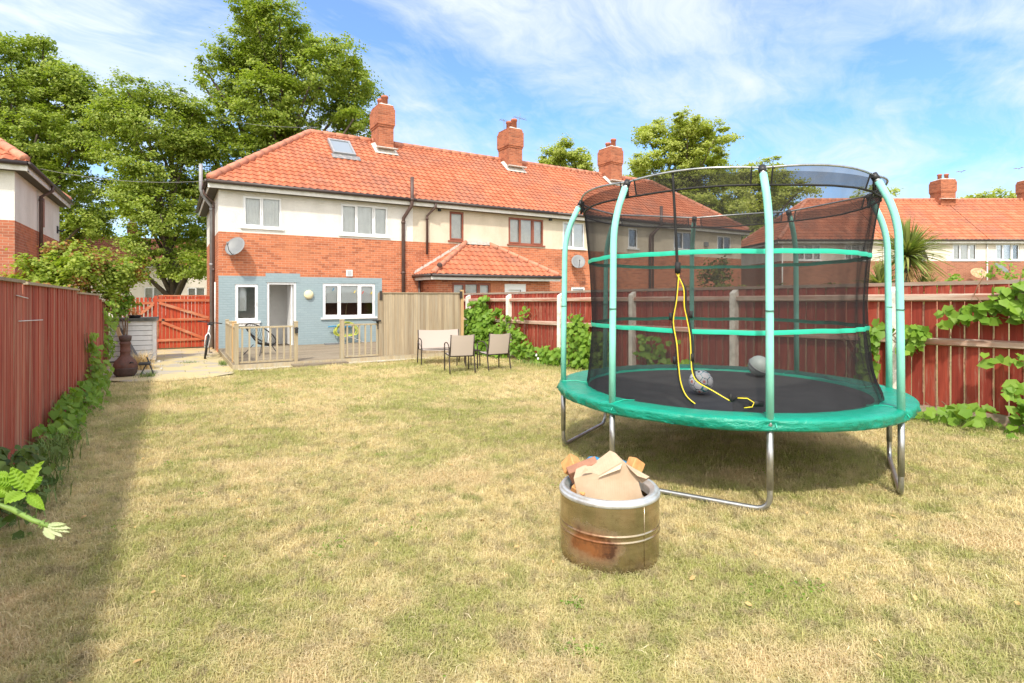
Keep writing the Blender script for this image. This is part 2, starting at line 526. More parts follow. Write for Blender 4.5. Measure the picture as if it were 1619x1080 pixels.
n = t.noise(pos, .5, 6, .7)
fin(t, t.ramp(n, [(.3, (.16, .17, .07)), (.7, (.28, .24, .12))]), .95, 0, t.noise(pos, 9, 5), .5, .03, .1)

leafmat('leaf_lime', (.20, .29, .045), (.45, .50, .105), .46)
leafmat('leaf_lime_pale', (.38, .44, .10), (.56, .58, .18), .48)
leafmat('leaf_conifer', (.10, .13, .02), (.26, .27, .03), .2)
leafmat('leaf_shrub', (.08, .14, .03), (.16, .24, .05), .35)
leafmat('leaf_climber', (.17, .31, .035), (.32, .46, .07), .42)
leafmat('leaf_ivy', (.15, .29, .03), (.28, .44, .06), .42)
leafmat('leaf_rust', (.30, .13, .05), (.42, .24, .07), .35)
leafmat('leaf_bush', (.25, .35, .05), (.46, .51, .10), .46)
leafmat('leaf_sword', (.15, .22, .05), (.44, .46, .16), .3)
leafmat('leaf_bramble', (.20, .36, .03), (.28, .44, .05), .35, .42)
leafmat('leaf_pale', (.50, .58, .32), (.62, .66, .46), .3)


# ------------------------------------------------------------------ geometry helpers
def gz(y):
    return -0.01 * min(max(y, -6), 19.1)


class MB:
    def __init__(s):
        s.V = []; s.F = []; s.r = []; s.cur = None

    def add(s, vs, fs, r=None):
        b = len(s.V)
        s.V += [tuple(v) for v in vs]
        if r is None:
            r = random.random()
        for f in fs:
            s.F.append(tuple(i + b for i in f))
            s.r.append(r)
        return s

    def box(s, x0, x1, y0, y1, z0, z1, r=None, M=None):
        v = [(x0, y0, z0), (x1, y0, z0), (x1, y1, z0), (x0, y1, z0), (x0, y0, z1), (x1, y0, z1), (x1, y1, z1), (x0, y1, z1)]
        if M is not None:
            v = [M @ Vector(p) for p in v]
        return s.add(v, [(0, 3, 2, 1), (4, 5, 6, 7), (0, 1, 5, 4), (1, 2, 6, 5), (2, 3, 7, 6), (3, 0, 4, 7)], r)

    def bevbox(s, x0, x1, y0, y1, z0, z1, b, M=None, r=None):
        """box with chamfered vertical and horizontal edges (3 nested rings)"""
        def ring(i, z):
            return [(x0 + i, y0, z), (x1 - i, y0, z), (x1, y0 + i, z), (x1, y1 - i, z), (x1 - i, y1, z), (x0 + i, y1, z), (x0, y1 - i, z), (x0, y0 + i, z)]
        def ring2(i, z):
            return [(x0 + 2 * i, y0 + i, z), (x1 - 2 * i, y0 + i, z), (x1 - i, y0 + 2 * i, z), (x1 - i, y1 - 2 * i, z), (x1 - 2 * i, y1 - i, z), (x0 + 2 * i, y1 - i, z), (x0 + i, y1 - 2 * i, z), (x0 + i, y0 + 2 * i, z)]
        v = ring2(b, z0) + ring(b, z0 + b) + ring(b, z1 - b) + ring2(b, z1)
        if M is not None:
            v = [M @ Vector(p) for p in v]
        f = [tuple(reversed(range(8))), tuple(range(24, 32))]
        for k in range(3):
            for i in range(8):
                j = (i + 1) % 8
                f.append((k * 8 + i, k * 8 + j, k * 8 + 8 + j, k * 8 + 8 + i))
        return s.add(v, f, r)

    def tube(s, path, rad, seg=8, closed=False, cap=True, r=None, sy=1.0):
        P = [Vector(p) for p in path]
        n = len(P)
        rr = rad if isinstance(rad, (list, tuple)) else [rad] * n
        vs = []
        up = None
        for i in range(n):
            if closed:
                tan = P[(i + 1) % n] - P[i - 1]
            else:
                tan = P[min(i + 1, n - 1)] - P[max(i - 1, 0)]
            if tan.length < 1e-9:
                tan = Vector((0, 0, 1))
            tan.normalize()
            if up is None:
                a = Vector((0, 0, 1)) if abs(tan.z) < .9 else Vector((1, 0, 0))
                up = a.cross(tan).normalized()
            up = (up - tan * up.dot(tan))
            if up.length < 1e-6:
                up = Vector((1, 0, 0)).cross(tan)
            up.normalize()
            bi = tan.cross(up)
            for k in range(seg):
                an = 2 * math.pi * k / seg
                vs.append(P[i] + (up * math.cos(an) + bi * math.sin(an) * sy) * rr[i])
        fs = []
        m = n if closed else n - 1
        for i in range(m):
            j = (i + 1) % n
            for k in range(seg):
                l = (k + 1) % seg
                fs.append((i * seg + k, i * seg + l, j * seg + l, j * seg + k))
        if cap and not closed:
            fs.append(tuple(reversed(range(seg))))
            fs.append(tuple(range((n - 1) * seg, n * seg)))
        return s.add(vs, fs, r)

    def lathe(s, prof, seg=24, c=(0, 0), r=None, M=None):
        vs = []
        for (rad, z) in prof:
            for k in range(seg):
                an = 2 * math.pi * k / seg
                vs.append((c[0] + rad * math.cos(an), c[1] + rad * math.sin(an), z))
        if M is not None:
            vs = [M @ Vector(p) for p in vs]
        fs = []
        for i in range(len(prof) - 1):
            for k in range(seg):
                l = (k + 1) % seg
                fs.append((i * seg + k, i * seg + l, (i + 1) * seg + l, (i + 1) * seg + k))
        return s.add(vs, fs, r)

    def build(s, name, mat, parent=None, smooth=False, loc=None, rot=None):
        me = bpy.data.meshes.new(name)
        me.from_pydata(s.V, [], s.F)
        me.materials.append(MATS[mat])
        finish_mesh(me, np.array(s.r, dtype=np.float32), smooth)
        o = bpy.data.objects.new(name, me)
        COL.objects.link(o)
        if parent is not None:
            o.parent = parent
        if loc is not None:
            o.location = loc
        if rot is not None:
            o.rotation_euler = rot
        return o


def finish_mesh(me, rnd, smooth):
    me.update()
    a = me.attributes.new('rnd', 'FLOAT', 'FACE')
    a.data.foreach_set('value', rnd)
    nP = len(me.polygons)
    if smooth:
        me.polygons.foreach_set('use_smooth', [True] * nP)
    # box projected uv in metres
    nor = np.empty(nP * 3, dtype=np.float32); me.polygons.foreach_get('normal', nor); nor = nor.reshape(-1, 3)
    tot = np.empty(nP, dtype=np.int32); me.polygons.foreach_get('loop_total', tot)
    co = np.empty(len(me.vertices) * 3, dtype=np.float32); me.vertices.foreach_get('co', co); co = co.reshape(-1, 3)
    li = np.empty(len(me.loops), dtype=np.int32); me.loops.foreach_get('vertex_index', li)
    ln = np.repeat(nor, tot, axis=0)
    p = co[li]
    uvv = np.empty((len(li), 2), dtype=np.float32)
    az = np.abs(ln[:, 2]) > .75
    ax = (~az) & (np.abs(ln[:, 0]) > np.abs(ln[:, 1]))
    ay = (~az) & (~ax)
    uvv[az] = p[az][:, [0, 1]]
    uvv[ax] = p[ax][:, [1, 2]]
    uvv[ay] = p[ay][:, [0, 2]]
    ul = me.uv_layers.new(name='UVMap')
    ul.data.foreach_set('uv', uvv.ravel())


def tag(o, label, cat, group=None, kind=None):
    if label: o['label'] = label
    if cat: o['category'] = cat
    if group: o['group'] = group
    if kind: o['kind'] = kind
    return o


def thing(name, label, cat, loc=(0, 0, 0), rz=0, group=None):
    o = bpy.data.objects.new(name, None)
    o.empty_display_size = .2
    COL.objects.link(o)
    o.location = loc
    o.rotation_euler = (0, 0, rz)
    return tag(o, label, cat, group)


def struct(mb, name, mat, smooth=False):
    o = mb.build(name, mat, None, smooth)
    o['kind'] = 'structure'
    return o


def copy_thing(root, loc, rz, label, group=None):
    r = root.copy(); COL.objects.link(r)
    r.location = loc; r.rotation_euler = (0, 0, rz); r['label'] = label
    if group: r['group'] = group
    for ch in list(root.children):
        c = ch.copy(); COL.objects.link(c); c.parent = r
        for g in list(ch.children):
            d = g.copy(); COL.objects.link(d); d.parent = c
    return r


def arc(a, b, c, n=6):
    """quadratic curve through control b"""
    a, b, c = Vector(a), Vector(b), Vector(c)
    return [a * (1 - t) ** 2 + b * 2 * t * (1 - t) + c * t * t for t in [i / n for i in range(n + 1)]]


# ---- leaf clouds (numpy)
def leaf_mesh(name, mat, P, Nn, size, parent=None, aspect=.7, fold=.25, rng=None, droop=0, shape='leaf', rlo=0, rhi=1):
    """P: n x 3 centres, Nn: n x 3 rough normals, size: n. each leaf is two folded halves"""
    n = len(P)
    rng = rng or np.random.default_rng(1)
    Nn = Nn / (np.linalg.norm(Nn, axis=1, keepdims=True) + 1e-9)
    a = rng.normal(size=(n, 3)); a[:, 2] -= droop
    T = a - Nn * (a * Nn).sum(1, keepdims=True)
    T /= (np.linalg.norm(T, axis=1, keepdims=True) + 1e-9)
    B = np.cross(Nn, T)
    sz = size[:, None]
    if shape == 'heart':
        pts = [(-.42, 0, 0), (.62, 0, 0), (-.50, .34, fold), (.05, .46, fold), (-.50, -.34, fold), (.05, -.46, fold)]
    else:
        pts = [(-.5, 0, 0), (.5, 0, 0), (-.15, .42 * aspect, fold), (.22, .34 * aspect, fold), (-.15, -.42 * aspect, fold), (.22, -.34 * aspect, fold)]
    V = np.empty((n, 6, 3), dtype=np.float32)
    for i, (x, y, z) in enumerate(pts):
        V[:, i] = P + sz * (T * x + B * y + Nn * (abs(y) * z))
    idx = np.arange(n)[:, None] * 6
    F = np.concatenate([idx + np.array([[0, 1, 3, 2]]), idx + np.array([[0, 4, 5, 1]])], axis=1).reshape(-1, 4)
    me = bpy.data.meshes.new(name)
    me.vertices.add(n * 6); me.vertices.foreach_set('co', V.ravel())
    me.loops.add(len(F) * 4); me.loops.foreach_set('vertex_index', F.ravel().astype(np.int32))
    me.polygons.add(len(F)); me.polygons.foreach_set('loop_start', (np.arange(len(F)) * 4).astype(np.int32))
    me.materials.append(MATS[mat])
    me.update(calc_edges=True)
    at_ = me.attributes.new('rnd', 'FLOAT', 'FACE')
    rr = rng.uniform(rlo, rhi, n).astype(np.float32)
    at_.data.foreach_set('value', np.repeat(rr, 2))
    me.validate()
    o = bpy.data.objects.new(name, me)
    COL.objects.link(o)
    if parent is not None:
        o.parent = parent
    return o


def clump_points(blobs, subs, per, rng, sub_r=.42, flat=.6, inner=.35):
    """blobs (x,y,z,r): foliage masses made of overlapping leaf sprays, densest near their shells"""
    P, N = [], []
    for (x, y, z, r) in blobs:
        k = max(3, int(subs * r * r))
        d = rng.normal(size=(k, 3)); d /= np.linalg.norm(d, axis=1, keepdims=True)
        rad = r * rng.uniform(inner, 1.0, (k, 1)) ** .7
        c = np.array([[x, y, z]]) + d * rad * np.array([[1, 1, .82]])
        sr = sub_r * rng.uniform(.4, 1.3, (k, 1))
        q = rng.normal(size=(k, per, 3)) * .52
        # a spray: long axis pointing outwards and slightly down, flattened
        ax = d + rng.normal(size=d.shape) * .5; ax[:, 2] *= .35
        ax /= np.linalg.norm(ax, axis=1, keepdims=True)
        q += ax[:, None, :] * (rng.normal(size=(k, per, 1)) * .55)
        q[:, :, 2] *= flat
        pts = c[:, None, :] + q * sr[:, None, :]
        nn = np.array([0, 0, .8]) + d[:, None, :] * .75 + rng.normal(size=q.shape) * .45
        P.append(pts.reshape(-1, 3)); N.append(nn.reshape(-1, 3))
    return np.concatenate(P), np.concatenate(N)


def cam_pt(px, py, d):
    """a world point seen at that pixel from the photographer's spot, d metres ahead (used to survey the plot)"""
    u = (px - 809.5) / 879.6
    return Vector(((math.sin(TH) + math.cos(TH) * u) * d, (math.cos(TH) - math.sin(TH) * u) * d, 1.6 - (py - 467) / 879.6 * d))


def tree(name, label, cat, trunk_px, d, blobs_px, leaf, leafsize, mat, group, seed, subs=9, per=60, base=None, trunk_r=.35, sub_r=.45):
    rng = np.random.default_rng(seed)
    b = cam_pt(trunk_px, 467, d); b.z = gz(50)
    root = thing(name, label, cat, b, 0, group)
    bl = []
    for (px, py, rp) in blobs_px:
        r = rp / 879.6 * d
        for k in range(2):
            dd = d + rng.uniform(-.35, .35) * 5 + (k * 2 - 1) * r * .55
            p = cam_pt(px, py, d) - b
            f = Vector((math.sin(TH), math.cos(TH), 0))
            p = p + f * (dd - d)
            bl.append((p.x, p.y, p.z, r * (1.0 if k == 0 else .92)))
    P, N = clump_points(bl, subs, per, rng, sub_r)
    leaf_mesh('crown', mat, P, N, rng.uniform(.65, 1.25, len(P)) * leafsize, root, .85, .3, rng, .3)
    mb = MB()
    top = max(q[2] for q in bl)
    cx = np.mean([q[0] for q in bl]); cy = np.mean([q[1] for q in bl])
    path = []
    for i in range(9):
        t_ = i / 8
        path.append((cx * t_ ** 1.5 + .15 * math.sin(i * 1.3), cy * t_ ** 1.5, top * .86 * t_))
    mb.tube(path, [trunk_r * (1.25 if i == 0 else 1) * (1 - i / 9.5) for i in range(9)], 10)
    for i, q in enumerate(bl):
        if i % 2: continue
        k = min(7, max(1, int((q[2] / top) * 7) - 1))
        s_ = Vector(path[k]); e = Vector(q[:3])
        mid = (s_ + e) / 2 + Vector((rng.uniform(-.5, .5), rng.uniform(-.5, .5), .2))
        mb.tube(arc(s_, mid, e, 5), [trunk_r * (.45 - .07 * j) * (1 - k / 12) + .02 for j in range(6)], 6)
    mb.build('trunk', 'bark', root, True)
    return root


# ------------------------------------------------------------------ ground
mb = MB()
nx = 1
for (y0, y1) in ((-400, -6), (-6, 19.1), (19.1, 500)):
    z0 = gz(y0); z1 = gz(y1)
    mb.add([(-500, y0, z0 - .03), (600, y0, z0 - .03), (600, y1, z1 - .03), (-500, y1, z1 - .03)], [(0, 1, 2, 3)])
struct(mb, 'ground', 'garden_soil')

# lawn: gently uneven sheet
mb = MB()
xs = np.linspace(-1.5, 8.9, 90); ys = np.linspace(-3, 14.6, 140)


def lawn_z(x, y):
    return gz(y) + .022 * mnoise.noise(Vector((x * .9, y * .9, 3))) + .010 * mnoise.noise(Vector((x * 3.1, y * 3.1, 7)))


for j, y in enumerate(ys):
    for i, x in enumerate(xs):
        mb.V.append((x, y, lawn_z(x, y)))
for j in range(len(ys) - 1):
    for i in range(len(xs) - 1):
        a = j * len(xs) + i
        mb.F.append((a, a + 1, a + 1 + len(xs), a + len(xs))); mb.r.append(.5)
struct(mb, 'lawn', 'lawn', True)

# paved side passage and pale gravel strip in front of the deck
mb = MB()
rng = np.random.default_rng(5)
pts = [(-1.3, 14.0), (-.7, 13.3), (-.1, 13.0), (.6, 13.1), (1.15, 13.6), (1.2, 14.35), (1.2, 21.4), (-1.45, 21.4)]
mb.add([(x, y, gz(y) + .028) for x, y in pts], [tuple(range(len(pts)))])
struct(mb, 'paving', 'paving')
mb = MB()
top = [(1.3 + i * .33, 14.16 - .10 * abs(math.sin(i * 1.7)) - .06 * (i % 3)) for i in range(19)]
for i in range(18):
    (xa, ya), (xb, yb) = top[i], top[i + 1]
    mb.add([(xa, ya, gz(ya) + .03), (xb, yb, gz(yb) + .03), (xb, 14.55, gz(14.5) + .034), (xa, 14.55, gz(14.5) + .034)], [(0, 1, 2, 3)])
struct(mb, 'gravel_strip', 'gravel')

# grass blades: tufts instanced over the lawn, thinning with distance from the near end
tufts = bpy.data.collections.new('grass_tufts')
for q in range(6):
    rg = random.Random(q + 3)
    mb = MB()
    for i in range(26):
        x, y = rg.gauss(0, .034), rg.gauss(0, .034)
        h = rg.uniform(.007, .024); wd = rg.uniform(.0007, .0015)
        an = rg.uniform(0, 6.28); ln = rg.uniform(.3, 1.5) * h
        dx, dy = math.cos(an), math.sin(an)
        ox, oy = -dy * wd, dx * wd
        p0 = (x, y, -.004); p1 = (x + dx * ln * .45, y + dy * ln * .45, h * .7); p2 = (x + dx * ln * 1.2, y + dy * ln * 1.2, h * rg.uniform(.6, 1.0))
        mb.add([(p0[0] - ox, p0[1] - oy, p0[2]), (p0[0] + ox, p0[1] + oy, p0[2]), (p1[0] + ox, p1[1] + oy, p1[2]), (p1[0] - ox, p1[1] - oy, p1[2]), p2],
               [(0, 1, 2, 3), (3, 2, 4)], rg.random())
    o = mb.build('grass_tuft', 'grass_blade')
    COL.objects.unlink(o); tufts.objects.link(o)
rng = np.random.default_rng(11)
pts = []
for (d0, d1, dens) in ((0, 3.2, 2000), (3.2, 5.5, 1000), (5.5, 9, 420), (9, 17, 140)):
    n_ = int(dens * 10.2 * 16.5)
    X = rng.uniform(-1.35, 8.75, n_); Y = rng.uniform(-1.2, 14.2, n_)
    D = np.hypot(X, Y)
    k = (D >= d0) & (D < d1) & (X * math.sin(TH) + Y * math.cos(TH) > .3)
    k &= ~((X < 1.2) & (Y > 13.4 - .4 * rng.random(n_)))
    X, Y = X[k], Y[k]
    pts += list(zip(X, Y))
me = bpy.data.meshes.new('lawn_grass')
me.from_pydata([(x, y, lawn_z(x, y)) for x, y in pts], [], [])
at_ = me.attributes.new('tsc', 'FLOAT', 'POINT')
at_.data.foreach_set('value', [float((.8 + .8 * random.random()) * (1 + max(0, math.hypot(x, y) - 3) * .10)) for x, y in pts])
go = bpy.data.objects.new('lawn_grass', me)
COL.objects.link(go)
tag(go, 'short dry straw coloured grass blades covering the lawn', 'grass', None, 'stuff')
ng = bpy.data.node_groups.new('scatter', 'GeometryNodeTree')
ng.interface.new_socket('Geometry', in_out='INPUT', socket_type='NodeSocketGeometry')
ng.interface.new_socket('Geometry', in_out='OUTPUT', socket_type='NodeSocketGeometry')
gi = ng.nodes.new('NodeGroupInput'); gout = ng.nodes.new('NodeGroupOutput')
ci = ng.nodes.new('GeometryNodeCollectionInfo'); ci.inputs[0].default_value = tufts
ci.inputs['Separate Children'].default_value = True; ci.inputs['Reset Children'].default_value = True
ip = ng.nodes.new('GeometryNodeInstanceOnPoints'); ip.inputs['Pick Instance'].default_value = True
rr_ = ng.nodes.new('FunctionNodeRandomValue'); rr_.data_type = 'FLOAT_VECTOR'
rr_.inputs[0].default_value = (-.15, -.15, 0); rr_.inputs[1].default_value = (.15, .15, 6.28)
ri = ng.nodes.new('FunctionNodeRandomValue'); ri.data_type = 'INT'
ri.inputs[4].default_value = 0; ri.inputs[5].default_value = 5
na = ng.nodes.new('GeometryNodeInputNamedAttribute'); na.data_type = 'FLOAT'; na.inputs[0].default_value = 'tsc'
L = ng.links.new
mp = ng.nodes.new('GeometryNodeMeshToPoints')
L(gi.outputs[0], mp.inputs['Mesh']); L(mp.outputs[0], ip.inputs['Points'])
L(ci.outputs[0], ip.inputs['Instance']); L(rr_.outputs[0], ip.inputs['Rotation'])
L(ri.outputs[2], ip.inputs['Instance Index']); L(na.outputs[0], ip.inputs['Scale'])
L(ip.outputs[0], gout.inputs[0])
go.modifiers.new('scatter', 'NODES').node_group = ng


# ------------------------------------------------------------------ houses
def wall_rect(mb, x0, x1, z0, z1, holes, y=0.0, depth=.12, M=None):
    """outer face at y (towards -y) with rectangular openings and reveals"""
    xs_ = sorted({x0, x1} | {min(max(h[i], x0), x1) for h in holes for i in (0, 1)})
    zs_ = sorted({z0, z1} | {min(max(h[i], z0), z1) for h in holes for i in (2, 3)})
    tr = (lambda p: tuple(M @ Vector(p))) if M is not None else (lambda p: p)
    for i in range(len(xs_) - 1):
        for j in range(len(zs_) - 1):
            cx = (xs_[i] + xs_[i + 1]) / 2; cz = (zs_[j] + zs_[j + 1]) / 2
            if any(h[0] < cx < h[1] and h[2] < cz < h[3] for h in holes):
                continue
            mb.add([tr((xs_[i], y, zs_[j])), tr((xs_[i + 1], y, zs_[j])), tr((xs_[i + 1], y, zs_[j + 1])), tr((xs_[i], y, zs_[j + 1]))], [(0, 1, 2, 3)], .5)
    for h in holes:
        if len(h) > 4 and not h[4]:
            continue
        a, b_, c_, d_ = max(h[0], x0), min(h[1], x1), max(h[2], z0), min(h[3], z1)
        if a >= b_ or c_ >= d_:
            continue
        q = [(a, c_), (b_, c_), (b_, d_), (a, d_)]
        for k in range(4):
            (xa, za), (xb, zb) = q[k], q[(k + 1) % 4]
            mb.add([tr((xa, y, za)), tr((xb, y, zb)), tr((xb, y + depth, zb)), tr((xa, y + depth, za))], [(0, 1, 2, 3)], .5)


def window(parent, x0, x1, z0, z1, lights, mat='upvc', cover='blind', y=0.0, sill=True, open_=(), fw=.055, blind_h=1.0, label=None):
    """casement window: frame > pane, blind, sill; lights = widths as fractions, each with raised sash flag"""
    yf = y + .025
    f = MB()
    f.box(x0, x1, yf, yf + .06, z0, z0 + fw); f.box(x0, x1, yf, yf + .06, z1 - fw, z1)
    f.box(x0, x0 + fw, yf, yf + .06, z0 + fw, z1 - fw); f.box(x1 - fw, x1, yf, yf + .06, z0 + fw, z1 - fw)
    tot = sum(l[0] for l in lights); xx = x0
    g = MB()
    for i, (fr, sash) in enumerate(lights):
        xa, xb = xx, xx + (x1 - x0) * fr / tot
        if i:
            f.box(xa - fw * .45, xa + fw * .45, yf + .003, yf + .055, z0 + fw, z1 - fw)
        if sash:
            s_ = .045; ys = yf - .018
            ia, ib, ja, jb = xa + fw * .55, xb - fw * .55, z0 + fw * .6, z1 - fw * .6
            f.box(ia, ib, ys, yf - .002, ja, ja + s_); f.box(ia, ib, ys, yf - .002, jb - s_, jb)
            f.box(ia, ia + s_, ys, yf - .002, ja + s_, jb - s_); f.box(ib - s_, ib, ys, yf - .002, ja + s_, jb - s_)
            f.box(ib - s_ * .7, ib - s_ * .3, ys - .03, ys, (z0 + z1) / 2 - .06, (z0 + z1) / 2 + .04)
        g.box(xa + fw * .4, xb - fw * .4, yf + .028, yf + .034, z0 + fw * .7, z1 - fw * .7, .5)
        xx = xb
    fo = f.build('window', mat, parent)
    if label: fo['label'] = label
    g.build('pane', 'glass', fo)
    if cover:
        b = MB()
        zb = z1 - .03 - (z1 - z0 - .06) * blind_h
        if cover in ('blind', 'net_curtain'):
            n_ = max(4, int((x1 - x0) / .045))
            vs, fs = [], []
            for i in range(n_ * 2 + 1):
                x = x0 + .03 + (x1 - x0 - .06) * i / (2 * n_)
                yy = yf + .065 + (.022 if i % 2 else 0) * (1 if cover == 'blind' else 1.3)
                vs += [(x, yy, zb), (x, yy, z1 - .03)]
            for i in range(n_ * 2):
                fs.append((2 * i, 2 * i + 2, 2 * i + 3, 2 * i + 1))
            b.add(vs, fs)
        else:
            b.box(x0 + .03, x1 - .03, yf + .065, yf + .07, zb, z1 - .03)
        b.build('blind' if cover != 'net_curtain' else 'curtain', cover, fo)
    if sill:
        s_ = MB(); s_.box(x0 - .07, x1 + .07, y - .055, yf + .02, z0 - .06, z0 - .004)
        s_.build('sill', mat, fo)
    return fo


def pantiles(mb, O, U, Rn, run, rise, xl, xr, tw=.24, gauge=.27, phase=0, sub=6, amp=.020, lip=.024):
    O, U, Rn = Vector(O), Vector(U), Vector(Rn)
    Z = Vector((0, 0, 1))
    L_ = math.hypot(run, rise)
    n_ = max(2, round(L_ / gauge))
    N_ = (Z * run - Rn * rise).normalized()
    x0 = min(xl(0), xl(1)); x1 = max(xr(0), xr(1))
    k0 = math.floor((x0 + phase) / tw * sub); k1 = math.ceil((x1 + phase) / tw * sub)
    def hh(x):
        p = (x / tw) % 1.0
        return amp * (math.sin(2 * math.pi * p) + .35 * math.sin(4 * math.pi * p))
    for i in range(n_):
        ta, tb = i / n_, min(1, (i + 1) / n_)
        vs = []; cl_ = []
        for k in range(k0, k1 + 1):
            xx = k * tw / sub - phase
            for t_, e in ((ta, 1), (tb, 0)):
                c_ = min(max(xx, xl(t_)), xr(t_))
                vs.append(O + U * c_ + Rn * (run * t_) + Z * (rise * t_) + N_ * (hh(xx + phase) + (lip if e else .0)))
                cl_.append(c_)
            c_ = cl_[-2]
            vs.append(O + U * c_ + Rn * (run * ta) + Z * (rise * ta) + N_ * (hh(xx + phase) * (.9) - .004))
        for j in range(k1 - k0):
            a = j * 3; b_ = a + 3
            if abs(cl_[2 * j] - cl_[2 * j + 2]) < 1e-6 and abs(cl_[2 * j + 1] - cl_[2 * j + 3]) < 1e-6:
                continue
            tile = math.floor((k0 + j) / sub)
            h = math.sin(tile * 12.9898 + i * 78.233 + phase * .01) * 43758.5453
            r_ = h - math.floor(h)
            mb.add([vs[a], vs[b_], vs[b_ + 1], vs[a + 1], vs[a + 2], vs[b_ + 2]], [(0, 1, 2, 3), (4, 5, 1, 0)], r_)


def ridge_run(mb, a, b, rad=.12, step=.45):
    a, b = Vector(a), Vector(b)
    L_ = (b - a).length; n_ = max(1, round(L_ / step))
    for i in range(n_):
        p = a.lerp(b, i / n_); q = a.lerp(b, (i + 1) / n_)
        mb.tube([p, p.lerp(q, .1), p.lerp(q, .97)], [rad * 1.0, rad * 1.03, rad * .93], 10, False, True)


def chimney(parent, x, y, zb, zt, wx=.80, wy=1.0, pots=2, seed=0, potmat='pot_red'):
    rg = random.Random(seed)
    c = MB()
    c.box(x - wx / 2, x + wx / 2, y - wy / 2, y + wy / 2, zb, zt - .95, .5)
    c.box(x - wx / 2 - .025, x + wx / 2 + .025, y - wy / 2 - .025, y + wy / 2 + .025, zt - .95, zt - .87, .5)
    c.box(x - wx / 2 - .05, x + wx / 2 + .05, y - wy / 2 - .05, y + wy / 2 + .05, zt - .87, zt - .22, .5)
    c.box(x - wx / 2 - .02, x + wx / 2 + .02, y - wy / 2 - .02, y + wy / 2 + .02, zt - .22, zt - .14, .5)
    c.box(x - wx / 2, x + wx / 2, y - wy / 2, y + wy / 2, zt - .14, zt - .06, .5)
    co_ = c.build('chimney', 'brick_chimney', parent)
    m_ = MB()
    m_.add([(x - wx / 2, y - wy / 2, zt - .06), (x + wx / 2, y - wy / 2, zt - .06), (x + wx / 2, y + wy / 2, zt - .06), (x - wx / 2, y + wy / 2, zt - .06),
            (x - wx / 4, y - wy / 3, zt + .04), (x + wx / 4, y - wy / 3, zt + .04), (x + wx / 4, y + wy / 3, zt + .04), (x - wx / 4, y + wy / 3, zt + .04)],
           [(0, 1, 5, 4), (1, 2, 6, 5), (2, 3, 7, 6), (3, 0, 4, 7), (4, 5, 6, 7)])
    m_.build('flaunching', 'mortar', co_)
    for k in range(pots):
        yy = y + (k - (pots - 1) / 2) * wy * .55
        h = rg.uniform(.30, .5)
        p = MB()
        p.lathe([(.0, zt), (.13, zt), (.125, zt + h - .1), (.15, zt + h - .09), (.15, zt + h - .03), (.13, zt + h), (.10, zt + h), (.10, zt + h - .2), (0, zt + h - .2)], 14, (x + rg.uniform(-.1, .1), yy))
        p.build('chimney_pot', potmat, co_, True)
    f = MB()
    # lead flashing following the roof slope
    f.box(x - wx / 2 - .12, x + wx / 2 + .12, y - wy / 2 - .22, y - wy / 2 - .005, zb + .42, zb + .46, .5, Matrix.Translation((0, 0, 0)))
    f.build('flashing', 'mortar', co_)
    return co_


def flashing_skirt(parent, x, yf, wx, rise_run, zf, d=1.0):
    """sloping mortar fillet around the front foot of a chimney"""
    f = MB()
    o = .17
    f.add([(x - wx / 2 - o, yf - o, zf - o * rise_run + .05), (x + wx / 2 + o, yf - o, zf - o * rise_run + .05), (x + wx / 2 + .01, yf - .004, zf + .13), (x - wx / 2 - .01, yf - .004, zf + .13),
           (x - wx / 2 - o, yf + d * .45, zf + d * .45 * rise_run + .05), (x - wx / 2 - .004, yf + d * .45, zf + d * .45 * rise_run + .13),
           (x + wx / 2 + o, yf + d * .45, zf + d * .45 * rise_run + .05), (x + wx / 2 + .004, yf + d * .45, zf + d * .45 * rise_run + .13)],
          [(0, 1, 2, 3), (4, 0, 3, 5), (1, 6, 7, 2)])
    return f.build('flashing', 'mortar', parent)


def downpipe(parent, path, rad=.045, mat='pipe_brown', collars=()):
    p = MB(); p.tube(path, rad, 10)
    for (x, y, z) in collars:
        p.tube([(x, y, z - .04), (x, y, z + .04)], rad * 1.25, 10)
    return p.build('drainpipe', mat, parent, True)


